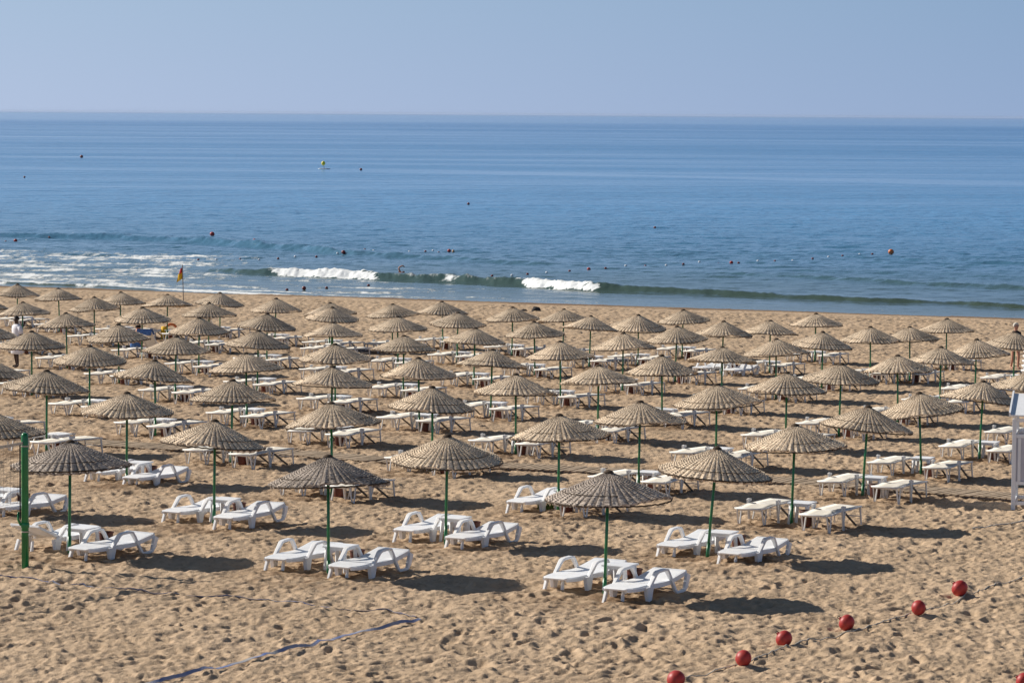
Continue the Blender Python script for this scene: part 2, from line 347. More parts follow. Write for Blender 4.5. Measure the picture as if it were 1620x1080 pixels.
MAT['towel'] = simple('blue_towel', (0.10, 0.20, 0.45), 0.95, 0.1, 0.3, 14, bump=0.4)
MAT['yellow'] = simple('yellow_cloth', (0.75, 0.46, 0.03), 0.7, 0.2, 0.15, 6)
MAT['flagred'] = simple('flag_red', (0.50, 0.03, 0.03), 0.7, 0.2, 0.15, 6)
MAT['rock'] = simple('dark_rock', (0.055, 0.050, 0.048), 0.9, 0.2, 0.5, 5, bump=0.8)
MAT['weed'] = simple('weed_green', (0.10, 0.16, 0.04), 0.7, 0.2, 0.4, 9)

# ------------------------------------------------------------------ height fields
def sample(tile, L, x, y):
    n = tile.shape[0]; fx = (np.asarray(x, float) / L * n) % n; fy = (np.asarray(y, float) / L * n) % n
    ix = np.floor(fx).astype(int); iy = np.floor(fy).astype(int); tx = fx - ix; ty = fy - iy
    ix %= n; iy %= n; jx = (ix + 1) % n; jy = (iy + 1) % n
    return (tile[iy, ix] * (1 - tx) + tile[iy, jx] * tx) * (1 - ty) + (tile[jy, ix] * (1 - tx) + tile[jy, jx] * tx) * ty
def spectrum_tile(L, n, lo, hi, power, seed, direction=None):
    g = np.random.default_rng(seed); kx = np.fft.fftfreq(n, L / n)[None, :]; ky = np.fft.fftfreq(n, L / n)[:, None]
    k = np.sqrt(kx ** 2 + ky ** 2); k[0, 0] = 1e9
    A = k ** (-power) * ((1 / k > lo) & (1 / k < hi))
    if direction is not None:
        c = np.abs((kx * direction[0] + ky * direction[1]) / k); A = A * c ** direction[2]
    ph = g.normal(size=(n, n)) + 1j * g.normal(size=(n, n))
    t_ = np.real(np.fft.ifft2(A * ph)); return t_ / t_.std()
def sand_tile(L, n, dens, seed):
    g = np.random.default_rng(seed); t_ = np.zeros((n, n)); cell = L / n
    for _ in range(int(L * L * dens)):
        cx, cy = g.uniform(0, L, 2); a = g.uniform(0, math.pi) if g.random() < .35 else g.normal(1.35, .35)
        la = g.uniform(.11, .23); lb = la * g.uniform(.38, .65); dep = g.uniform(.009, .038)
        hw = int(0.42 / cell) + 1; ii = np.arange(-hw, hw + 1); X, Y = np.meshgrid(ii * cell, ii * cell)
        u = (X * math.cos(a) + Y * math.sin(a)) / la; v = (-X * math.sin(a) + Y * math.cos(a)) / lb
        r2 = u * u + v * v
        s = -dep * np.exp(-(r2 ** 2.2)) + dep * .42 * np.exp(-((np.sqrt(r2) - 1.55) / .42) ** 2) * (1 + .6 * u / (np.sqrt(r2) + .2))
        jx = (int(cx / cell) + ii) % n; jy = (int(cy / cell) + ii) % n
        t_[np.ix_(jy, jx)] += s
    return np.clip(t_, -.085, .075)
SA = sand_tile(19.2, 768, 3.6, 3); SB = sand_tile(23.04, 768, 2.4, 4)
SC = spectrum_tile(20.48, 512, .09, 1.4, 1.15, 5, (.93, -.3, .8)); SE = spectrum_tile(30.0, 512, .25, 1.8, .8, 9, (.85, -.5, .7)); SD = spectrum_tile(60.0, 256, 2.0, 15.0, 1.5, 6)
def shore_d(x, y): return (np.asarray(y, float) + .424 * np.asarray(x, float) - 172.4) * .9206     # >0 out to sea
def relief(x, y):
    x = np.asarray(x, float); y = np.asarray(y, float)
    d = -shore_d(x, y); amp = np.clip((d - 1.0) / 7.0, .06, 1.0)
    xr = x * .83 + y * .56; yr = -x * .56 + y * .83
    dens = np.clip(.80 + .28 * sample(SD, 60.0, x + 7, y + 3), .35, 1.25)
    h = sample(SA, 19.2, x, y) * dens + sample(SB, 23.04, xr, yr) * .65 + sample(SC, 20.48, x * .96 - y * .28, y * .96 + x * .28) * .0150 + sample(SD, 60.0, xr, yr) * .016 + sample(SE, 30.0, x, y) * .016 * np.clip((y - 60) / 60, .2, 1)
    return h * amp
MOUNDS = []
def ground_h(x, y):
    x = np.asarray(x, float); y = np.asarray(y, float); d = shore_d(x, y)
    base = ground_plane(x, y) - np.clip(d, 0, None) * .035 + .05 * np.exp(-((d + 7.0) / 2.5) ** 2)
    return base + relief(x, y)
def gh(x, y): return float(ground_h(x, y))

# sea
def pl(pts): return np.array([(p.x, p.y) for p in (on_sea(*q) for q in pts)])
WAVES = []     # (xs, ys, amp(x), w_shore, w_back)
def wave(pts, amps, ws, wb, trough=0.2):
    P = pl(pts); o_ = np.argsort(P[:, 0]); WAVES.append((P[o_, 0], P[o_, 1], np.array(amps)[o_], ws, wb, trough))
wave([(330, 428), (400, 433), (430, 434), (590, 440), (700, 445), (820, 451), (940, 458), (1100, 465), (1300, 473), (1500, 481), (1700, 492)],
     [.12, .30, .40, .41, .42, .42, .38, .26, .21, .18, .15], .50, 2.2, .25)
wave([(-200, 366), (0, 374), (160, 377), (300, 383), (400, 390), (480, 396), (560, 404), (700, 410), (820, 417), (980, 424)],
     [.22, .27, .33, .40, .43, .40, .32, .24, .17, .02], .8, 3.0, .2)
wave([(1000, 428), (1150, 433), (1300, 441), (1400, 447), (1620, 457), (1800, 466)], [.02, .08, .17, .19, .17, .12], .6, 2.4, .2)
wave([(1100, 424), (1250, 428), (1400, 433), (1620, 440), (1800, 446)], [.02, .09, .12, .11, .08], .7, 2.6, .2)
wave([(1200, 404), (1350, 408), (1480, 412), (1620, 418), (1800, 424)], [.02, .10, .14, .13, .1], .8, 3.0, .2)
wave([(-100, 444), (0, 448), (150, 455), (300, 463), (420, 468), (520, 472)], [.08, .12, .14, .16, .13, .02], .35, 1.0, .1)
wave([(1300, 496), (1450, 501), (1560, 506), (1720, 513)], [.02, .08, .12, .12], .35, 1.0, .1)
wave([(40, 402), (150, 404), (260, 408)], [.02, .12, .02], .5, 2.0, .1)
SEA1 = spectrum_tile(51.2, 512, .8, 7.0, 1.7, 21, (0.25, 0.97, 2.0)); SEA2 = spectrum_tile(37.0, 512, .35, 3.0, 1.3, 22, (-0.2, 0.98, 1.2))
FZ = spectrum_tile(40.0, 400, .3, 6.0, 1.1, 31)
FS = spectrum_tile(60.0, 400, 1.0, 12.0, 1.4, 33, (0.25, 0.97, 1.5))
def sea_h(x, y, full=False):
    x = np.asarray(x, float); y = np.asarray(y, float); h = np.zeros(np.broadcast(x, y).shape); foam = np.zeros_like(h)
    near = np.clip((420.0 - y) / 200.0, 0, 1); d = shore_d(x, y); sh = np.clip(.22 + d / 80.0, .2, 1)
    h += (sample(SEA1, 51.2, x, y) * .046 + sample(SEA2, 37.0, x * .98 + y * .2, y * .98 - x * .2) * .014) * near * sh
    for i, (xs, ys, am, ws, wb, tr) in enumerate(WAVES):
        yl = np.interp(x, xs, ys) + sample(FS, 60.0, x, 7.0 + i * 3.1 + 0 * x) * .25; sl = (ys[-1] - ys[0]) / (xs[-1] - xs[0]); cs = 1 / math.sqrt(1 + sl * sl)
        A = np.interp(x, xs, am, left=0 if i not in (1, 5) else am[0], right=0 if i in (1, 5, 7) else am[-1]); s = (y - yl) * cs
        lump = 1 + .08 * sample(FZ, 40.0, x * 1.3, y * .3 + 5 * i)
        h += A * lump * np.where(s > 0, np.exp(-(s / wb) ** 2), np.exp(-(s / ws) ** 2)) - tr * A * np.exp(-((s + 2.6 * ws) / (1.8 * ws)) ** 2)
        if i == 0:
            # breaking stretches
            def seg(pa, pb, soft=1.2):
                a = on_sea(*pa).x; b = on_sea(*pb).x
                xj = x + .35 * sample(FZ, 40.0, x * .5 + 3, y * 3); return np.clip((xj - a) / soft, 0, 1) * np.clip((b - xj) / soft, 0, 1)
            g1 = seg((428, 434), (594, 440), .5); g2 = seg((815, 451), (945, 458), .8); g3 = seg((690, 445), (728, 446), .5) * .55; g4 = seg((600, 440), (820, 450)) * .33; g5 = seg((940, 458), (985, 460)) * .5
            face = np.where(s > 0, np.exp(-(s / .35) ** 4), np.exp(-((s + .1) / (.75 + .18 * sample(FZ, 40.0, x * 1.7, y))) ** 4))
            core = np.maximum(g1, g2) * face
            foam = np.maximum(foam, core * 1.12)
            foam = np.maximum(foam, g3 * np.exp(-((s + .3) / .55) ** 2) * 1.0)
            foam = np.maximum(foam, np.maximum(g4, g5) * np.exp(-((s + .1) / .42) ** 2) * 1.15)
            h += core * (.03 + .035 * sample(FZ, 40.0, x * 2.6, y * 2.6))
            # surf zone left of the breaker, stretched patches
            xa = on_sea(420, 430).x
            lz = np.clip((xa + 3 - x) / 8, 0, 1)
            surf = np.clip((d - .5) / 2, 0, 1) * np.clip((50 + .15 * (x - xa) - d) / 10, 0, 1)
            patch = .41 + .09 * sample(FS, 60.0, x, y) + .09 * sample(FZ, 40.0, x * .8, y * .3)
            foam = np.maximum(foam, lz * surf * np.clip(patch, 0, .9))
            # scattered lace between breaker and shore
            lace = np.clip((on_sea(950, 470).x - x) / 12, 0, 1) * np.clip(-s / 3, 0, 1) * np.clip((d - .3), 0, 1)
            foam = np.maximum(foam, lace * np.clip(.24 + .14 * sample(FS, 60.0, x + 20, y + 9), 0, .6))
        if i == 5: foam = np.maximum(foam, np.clip(A / .12, 0, 1) * (np.exp(-((s - 1.3) / 1.2) ** 2) * .85))
        if i in (1,): pass
    # lip of foam on the waterline
    lip = np.exp(-((d - .9 - .8 * sample(FS, 60.0, x, y * .3)) / .7) ** 2) * (.60 - .35 * np.clip((x + 12) / 20, 0, 1))
    foam = np.maximum(foam, lip)
    h = h * np.clip((d + 2.0) / 3.0, 0.15, 1) + .02
    return (h, np.clip(foam, 0, 1.2)) if full else h
def sh(x, y): return float(sea_h(np.array([x]), np.array([y]))[0])

def grid_object(name, X, Y, Z, mat, attrs={}):
    nr, nc = X.shape; me = bpy.data.meshes.new(name)
    co = np.stack([X, Y, Z], -1).reshape(-1, 3).astype(np.float32)
    idx = np.arange(nr * nc, dtype=np.int32).reshape(nr, nc)
    q = np.stack([idx[:-1, :-1], idx[:-1, 1:], idx[1:, 1:], idx[1:, :-1]], -1).reshape(-1, 4)
    nf = len(q); me.vertices.add(len(co)); me.vertices.foreach_set('co', co.ravel())
    me.loops.add(nf * 4); me.loops.foreach_set('vertex_index', q.ravel())
    me.polygons.add(nf); me.polygons.foreach_set('loop_start', np.arange(0, nf * 4, 4, dtype=np.int32)); me.polygons.foreach_set('loop_total', np.full(nf, 4, dtype=np.int32))
    me.polygons.foreach_set('use_smooth', np.ones(nf, dtype=bool))
    me.update(calc_edges=True)
    for k, a in attrs.items():
        at = me.attributes.new(k, 'FLOAT', 'POINT'); at.data.foreach_set('value', a.ravel().astype(np.float32))
    me.materials.append(mat); o = bpy.data.objects.new(name, me); COL.objects.link(o); return o

# columns: dense in view, stretched outside
def cols(n, half, outer):
    a = np.linspace(-half, half, n); b = np.array(outer)
    return np.concatenate([-b[::-1], a, b])

# ------------------------------------------------------------------ haze
hz, ht, hb = newmat('haze'); ht.nodes.remove(hb)
pv = ht.nodes.new('ShaderNodeVolumePrincipled'); pv.inputs['Color'].default_value = (.52, .64, .86, 1); pv.inputs['Density'].default_value = HAZE; pv.inputs['Anisotropy'].default_value = 0.2
ht.links.new(pv.outputs[0], [n for n in ht.nodes if n.type == 'OUTPUT_MATERIAL'][0].inputs['Volume'])
hm = MB(); hm.box((0, 0, 0), (60000, 60000, 22)); haze = hm.build('haze', hz); haze.location = (0, 0, 3.0); tag(haze, 'thin pale sea haze over the whole beach and water', 'haze', kind='stuff')

# ------------------------------------------------------------------ parasol positions (photo pixels of each tip)
TIPS = [(28,449.5),(92,456),(191,462),(265,466),(348,463),(-25,470),(36,478),(149,470),(331,479),(225,486),(104,495),(315,502.5),(-22,509),
 (187,513),(50,524),(279,532),(142,547),(-17,567),(245,570),(74,586),(389,558.5),(409,523),(423,496),(368,601),(201,621),(437,472),(522,479),(526,486),
 (526,510),(621,481),(629,501),(699,477),(725,494),(752,519),(639,531),(530,544),(662,566),(779,553),(526,580),(684,612),(811,486),(892,489),
 (845,509),(935,500),(1010,498),(1081,490),(886,540),(986,527),(1071,516),(1145,508),(1047,562),(947,578),(1143,549),(816,592),(1134,608),(1013,635),
 (1219,507),(1291,496),(1228,536),(1302,525),(1377,517),(1439,517),(1498,504),(1331,576),(1420,562),(1489,549),(1545,537),(1606,525),(1245,589.5),
 (1556,603),(1631,587),(1454,621),(340,665),(111,698),(-11,652),(524,637),(519,721),(708,689),(885,656),(963,746),(1135,708),(1258,672),(1374,643)]
LEAN = {(1135,708): (-14,0), (1374,643): (-8,0), (1258,672): (-4,0), (1454,621): (6,0), (1556,603): (-5,0), (963,746): (-5,0), (1143,549): (-1,0), (725,494): (-2,0)}
UMB = []
for tp in TIPS:
    p = on_plane(tp[0], tp[1], CAMZ - 4.576, -0.0245 * .39, -0.0245 * .92)
    UMB.append(dict(tip=tp, apex=p, x=p.x, y=p.y))

# ------------------------------------------------------------------ beach
ys = [-60, -20, 0, 15, 25, 32, 36]
y = 38.0
while y < 205: ys.append(y); y += .045 + max(0, y - 50) * .0007
ys += [206, 210, 218, 230, 250]
ys = np.array(ys); us = cols(880, .185, [.20, .24, .3, .4, .6, 1.0, 1.8])
Y, U = np.meshgrid(ys, us, indexing='ij'); X = U * np.maximum(Y, 40.0)
Z = ground_h(X, Y)
damp = np.zeros_like(Z)
D = shore_d(X, Y)
damp = np.maximum(damp, np.clip((D + 3.4 + .6 * sample(FS, 60.0, X, Y)) / 1.2, 0, 1))
damp = np.maximum(damp, .45 * np.exp(-((D + 8.5) / 1.2) ** 2) * np.clip(.5 + sample(FZ, 40.0, X, Y * 2), 0, 1) * np.clip((X - 5) / 20, 0, 1))
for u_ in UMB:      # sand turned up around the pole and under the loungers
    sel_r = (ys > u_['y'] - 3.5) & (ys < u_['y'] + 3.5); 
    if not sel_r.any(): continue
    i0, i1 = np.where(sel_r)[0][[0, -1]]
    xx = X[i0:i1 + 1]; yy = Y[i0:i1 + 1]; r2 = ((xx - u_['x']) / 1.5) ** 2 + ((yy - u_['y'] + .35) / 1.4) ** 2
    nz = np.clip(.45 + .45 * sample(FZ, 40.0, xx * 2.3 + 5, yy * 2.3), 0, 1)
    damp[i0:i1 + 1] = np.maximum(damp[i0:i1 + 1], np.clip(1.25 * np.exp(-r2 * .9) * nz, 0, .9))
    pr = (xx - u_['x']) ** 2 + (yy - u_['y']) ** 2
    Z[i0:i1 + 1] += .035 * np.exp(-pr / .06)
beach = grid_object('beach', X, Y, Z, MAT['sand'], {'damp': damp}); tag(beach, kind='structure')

# ------------------------------------------------------------------ sea
ys = [130, 140]
y = 146.0
while y < 29000:
    ys.append(y); y += .13 if y < 235 else .13 + (y - 235) * .012
ys.append(29700); ys = np.array(ys); us = cols(680, .185, [.20, .24, .32, .5, .7, .99])
Y, U = np.meshgrid(ys, us, indexing='ij'); X = U * Y
Z, foam = sea_h(X, Y, True)
sea = grid_object('sea', X, Y, Z, MAT['water'], {'foam': foam}); tag(sea, kind='structure')

# ------------------------------------------------------------------ parasol
RIBS = 46
def canopy_mesh(name, mat, seed, coarse=False):
    g = random.Random(seed); SEG = 4; NA = RIBS * SEG; NR = 46; Hc = .45; Rr = 1.0
    vs = []; uvs = []; wob = [(g.uniform(0, 6.28), g.uniform(.005, .020), k) for k in (1, 2, 3, 5)]
    edge = [g.uniform(-.018, .020) for _ in range(NA)]
    ribj = [g.uniform(-.012, .012) for _ in range(RIBS + 1)]; ribj[RIBS] = ribj[0]
    amp = [g.uniform(.7, 1.25) for _ in range(RIBS)]
    for i in range(NR + 1):
        v = i / NR; r_ = .03 + (Rr - .03) * v
        for k in range(NA):
            s = k / SEG; ri = int(s); fr = s - ri; th = 2 * math.pi * s / RIBS + (ribj[ri] * (1 - fr) + ribj[ri + 1] * fr)
            z = -Hc * (v ** .985) + sum(a * math.sin(kk * th + ph) for ph, a, kk in wob) * v * v * 1.6
            bulge = math.sin(math.pi * fr) ** .8
            sgn = 1 if (i + ri) % 2 else -1
            d = (.004 + .011 * v) * bulge * amp[ri] + .008 * sgn * bulge * min(1, v * 2) + g.uniform(-.0045, .0045)
            rr = r_ + (edge[k] * v ** 8) + d * .4
            vs.append((rr * math.cos(th), rr * math.sin(th), z + d * .92)); uvs.append((s, v))
    top = len(vs); fs = []; fu = []
    for i in range(NR):
        for k in range(NA):
            k2 = (k + 1) % NA; f = (i * NA + k, (i + 1) * NA + k, (i + 1) * NA + k2, i * NA + k2); fs.append(f)
            s0 = k / SEG; s1 = (k + 1) / SEG; fu += [(s0, i / NR), (s0, (i + 1) / NR), (s1, (i + 1) / NR), (s1, i / NR)]
    # underside
    for i in range(0, 7):
        v = i / 6
        for k in range(NA):
            p = vs[int(v * NR) * NA + k]; vs.append((p[0] * .995, p[1] * .995, p[2] - .032 - .018 * (1 - v)))
    for i in range(6):
        for k in range(NA):
            k2 = (k + 1) % NA; b = top; fs.append((b + i * NA + k2, b + (i + 1) * NA + k2, b + (i + 1) * NA + k, b + i * NA + k))
            s0 = k / SEG; s1 = (k + 1) / SEG; fu += [(s1, i / 6), (s1, (i + 1) / 6), (s0, (i + 1) / 6), (s0, i / 6)]
    for k in range(NA):
        k2 = (k + 1) % NA; fs.append((NR * NA + k, top + 6 * NA + k, top + 6 * NA + k2, NR * NA + k2)); fu += [(k / SEG, .98)] * 4
    me = bpy.data.meshes.new(name); me.from_pydata(vs, [], fs); me.materials.append(mat)
    ul = me.uv_layers.new(name='weave'); ul.data.foreach_set('uv', np.array(fu, dtype=np.float32).ravel())
    return me
def ring_mesh(name, v, rad, seed, lift=.0, jit=.008, n=90):
    g = random.Random(seed); mb = MB(); r_ = .03 + .97 * v; pts = []
    ph = g.uniform(0, 6)
    for k in range(n + 1):
        th = 2 * math.pi * (k % n) / n
        gg = random.Random(seed * 1000 + k % n); bul = (.012 * v) * (abs(math.sin(RIBS * th / 2)) ** .8)
        pts.append(((r_ + gg.uniform(-jit, jit) + bul * .4) * math.cos(th), (r_ + gg.uniform(-jit, jit) + bul * .4) * math.sin(th), -.45 * v ** .985 + lift + bul + gg.uniform(-jit, jit) * .5))
    mb.tube(pts, rad, 5, cap=False); return mb.mesh(name, MAT['twig'])
CAN = [canopy_mesh('canopy', MAT['straw'], s) for s in (1, 2, 3, 4)]
CANG = [canopy_mesh('canopy', MAT['straw_grey'], s) for s in (8, 9)]
RIM = [ring_mesh('rim_binding', 1.0, .014, s, -.022) for s in (1, 2)]
HOOP = [ring_mesh('hoop', v, .006, s, .008, .004) for s, v in ((1, .76), (2, .79), (3, .73))]
def cap_mesh():
    mb = MB(); g = random.Random(3)
    mb.lathe([(.0, .034), (.025, .032), (.050, .022), (.070, .008), (.082, -.008), (.08, -.03), (.05, -.03)], 26, capb=False)
    return mb.mesh('top_cap', MAT['twig'], True)
CAP = cap_mesh()
def link(name, me, parent):
    o = bpy.data.objects.new(name, me); COL.objects.link(o); o.parent = parent; return o

ORD = ['zeroth', 'first', 'second', 'third', 'fourth', 'fifth', 'sixth', 'seventh', 'eighth', 'ninth', 'tenth', 'eleventh', 'twelfth', 'thirteenth', 'fourteenth', 'fifteenth', 'sixteenth', 'seventeenth', 'eighteenth', 'nineteenth', 'twentieth']
# rows: lines running down to the right in the picture
rowdir = Vector((.915, -.403)); rown = Vector((.403, .915))
for u_ in UMB: u_['rc'] = u_['x'] * rown.x + u_['y'] * rown.y
order = sorted(UMB, key=lambda q: q['rc'])
row = []; rows = []; 
for q in order:
    if row and q['rc'] - np.mean([z_['rc'] for z_ in row]) > 2.2: rows.append(row); row = []
    row.append(q)
rows.append(row)
import sys
for i, rw in enumerate(rows):
    rw.sort(key=lambda q: q['x'])
    for j, q in enumerate(rw): q['row'] = i + 1; q['col'] = j + 1
    pass
for q in UMB:
    q['where'] = f"{ORD[q['col']]} from the left in the {ORD[q['row']]} row from the front"
    q['who'] = f"the {ORD[q['col']]} parasol from left, {ORD[q['row']]} row"
back = sorted([q for rw in rows[10:] for q in rw], key=lambda q: q['tip'][0])
for k_, q in enumerate(back):        # the ragged rows by the sea are counted together
    o_ = ORD[k_ + 1] if k_ < 20 else f"{k_ + 1}{ {1: 'st', 2: 'nd', 3: 'rd'}.get((k_ + 1) % 10, 'th')}"
    q['where'] = f"{o_} from the left in the scattered rows nearest the sea"
    q['who'] = f"the {o_} parasol from left in rows nearest the sea"
GREY = {(111, 698), (519, 721), (963, 746)}
MOULD = {(111, 698), (519, 721), (963, 746), (1135, 708), (708, 689), (340, 665), (201, 621), (-11, 652), (1145, 508)}
def place_parasol(q):
    g = random.Random(int(q['tip'][0] * 7 + q['tip'][1]))
    H = q['apex'].z - ground_plane(q['x'], q['y'])
    dx = LEAN.get(q['tip'], (g.uniform(-5, 5) * 90 / 180, 0))[0]
    pxm = FPX / q['y']; bx = q['x'] + dx / pxm; by = q['y'] + g.uniform(-.04, .04)
    z0 = float(ground_plane(bx, by)); L = H + .0
    root = empty('beach_parasol', (bx, by, z0))
    ax = Vector((q['x'] - bx, q['y'] - by, H)); root.rotation_euler = Vector((0, 0, 1)).rotation_difference(ax.normalized()).to_euler()
    mb = MB(); mb.tube([(0, 0, -.35), (0, 0, H - .02)], .026, 10); mb.tube([(0, 0, -.1), (0, 0, .22 + g.uniform(0, .3))], .033, 10)
    pole = mb.build('pole', MAT['green'], root, True)
    grey = q['tip'] in GREY
    c = link('canopy', (CANG if grey else CAN)[g.randrange(2 if grey else 4)], root)
    c.location = (0, 0, H); sc = g.uniform(.975, 1.02) * (1.035 if grey else 1); c.scale = (sc, sc, g.uniform(.93, 1.07))
    tx, ty = g.gauss(0, .035), g.gauss(0, .035)
    if q['tip'] == (963, 746): tx, ty = 0.0, -.035
    if q['tip'] == (621, 481): tx, ty = 0.02, -.06
    if q['tip'] == (1374, 643): tx, ty = 0.0, .045
    if q['tip'] == (1454, 621): tx, ty = 0.0, -.07
    from mathutils import Euler
    rot = Euler((tx, ty, 0)).to_matrix() @ Euler((0, 0, g.uniform(0, 6.28))).to_matrix()
    c.rotation_euler = rot.to_euler()
    for nm, me in (('rim_binding', RIM[g.randrange(2)]), ('hoop', HOOP[g.randrange(3)]), ('top_cap', CAP)):
        o = link(nm, me, c)
    if not grey and g.random() < .55:
        o = link('hoop', HOOP[g.randrange(3)], c); o.scale = (.30, .30, .30 ); o.location = (0, 0, .0)
    tone = 'grey-brown' if grey else 'tan'
    tag(root, f"{tone} woven parasol, {q['where']}", 'parasol', 'woven parasols in rows on the beach')
    return root
for q in UMB: place_parasol(q)

# ------------------------------------------------------------------ loungers (local +X head -> foot, origin at head centre)
def make_moulded(raised=False):
    root = empty('sun_lounger')
    L = 1.84; w = .64
    def taper(x_): return .20 * max(0, 1 - x_ / .34) ** 1.6
    def slats(x0, x1, z0, z1, mb, n, lift=0.0):
        for i in range(n):
            a = x0 + (x1 - x0) * i / n; b = x0 + (x1 - x0) * (i + 1) / n - .004
            za = z0 + (z1 - z0) * i / n; zb = z0 + (z1 - z0) * (i + 1) / n
            mb.bar((a, 0, za), (b, 0, zb), w - .06 - taper(a), .022, w - .06 - taper(b))
    if raised:
        ang = R(21); hx = .74; pb = MB()
        n = 11
        for i in range(n):
            a = .70 * i / n; b = .70 * (i + 1) / n - .010
            pb.bar((hx - a * math.cos(ang), 0, .21 + a * math.sin(ang)), (hx - b * math.cos(ang), 0, .21 + b * math.sin(ang)), w - .08, .02)
        for s in (-1, 1): pb.bar((hx, s * (w / 2 - .04), .19), (hx - .74 * math.cos(ang), s * (w / 2 - .04), .19 + .74 * math.sin(ang)), .06, .05)
        pb.bar((hx - .71 * math.cos(ang), 0, .20 + .71 * math.sin(ang)), (hx - .77 * math.cos(ang), 0, .20 + .77 * math.sin(ang)), w - .02, .04)
        pb.build('backrest', MAT['plastic'], root, bevel=.006)
    else:
        pb = MB(); slats(.07, .70, .212, .216, pb, 9)
        for s in (-1, 1):
            ps = [(x_, s * (w / 2 - .03 - taper(x_) / 2), .192 - .010 * math.sin(x_ / .70 * math.pi)) for x_ in (.04, .12, .2, .32, .5, .70)]
            for a_, b_ in zip(ps[:-1], ps[1:]): pb.bar(a_, b_, .055, .055)
        pb.sweep_rect([(.005, .198), (.03, .210), (.07, .215)], .60, .03, wys=[.36, .42, .46])
        pb.build('backrest', MAT['plastic'], root, bevel=.006)
    sb = MB(); slats(.74, 1.22, .212, .198, sb, 6); slats(1.22, 1.78, .198, .285, sb, 8)
    for s in (-1, 1): sb.sweep_rect([(.71, .185), (1.0, .172), (1.22, .172), (1.5, .212), (1.82, .262)], .055, .075, y=s * (w / 2 - .03))
    sb.sweep_rect([(1.78, .279), (1.82, .281), (1.85, .266)], .62, .05, wys=[.62, .60, .52])
    sb.build('bed', MAT['plastic'], root, bevel=.006)
    for s in (-1, 1):
        y_ = s * (w / 2 + .005)
        a = MB(); a.sweep_rect([(.50, .10), (.56, .19), (.66, .29), (.76, .385), (.82, .405), (1.05, .41), (1.12, .395), (1.19, .32), (1.29, .18), (1.41, .02), (1.46, -.012), (1.56, -.015), (1.65, -.014), (1.71, .0), (1.76, .07), (1.83, .24)],
                               .07, [.07, .06, .05, .045, .04, .04, .045, .05, .055, .05, .045, .04, .045, .06, .10, .12], wys=[.05, .055, .065, .08, .085, .085, .08, .065, .055, .05, .045, .045, .05, .05, .055, .055], y=y_)
        a.build('armrest', MAT['plastic'], root, bevel=.008)
        lg = MB(); P = []
        for (z_, xa, xb, wy) in ((.20, .42, .64, .08), (.13, .44, .62, .075), (-.05, .48, .58, .06)):
            P += [(xa, y_ - wy / 2, z_), (xb, y_ - wy / 2, z_), (xb, y_ + wy / 2, z_), (xa, y_ + wy / 2, z_)]
        lg.add(P, [(0, 1, 2, 3), (11, 10, 9, 8)] + [(4 * i + k, 4 * i + 4 + k, 4 * i + 4 + (k + 1) % 4, 4 * i + (k + 1) % 4) for i in range(2) for k in range(4)])
        lg.build('leg', MAT['plastic'], root, bevel=.008)
        l2 = MB(); yy = .235 if s > 0 else -.06; l2.bar((.18, yy, .19), (.07 if s > 0 else .16, yy + .01, -.05), .055 if s > 0 else .035, .065 if s > 0 else .04, .04, .05); l2.build('leg', MAT['plastic'], root, bevel=.006)
    return root
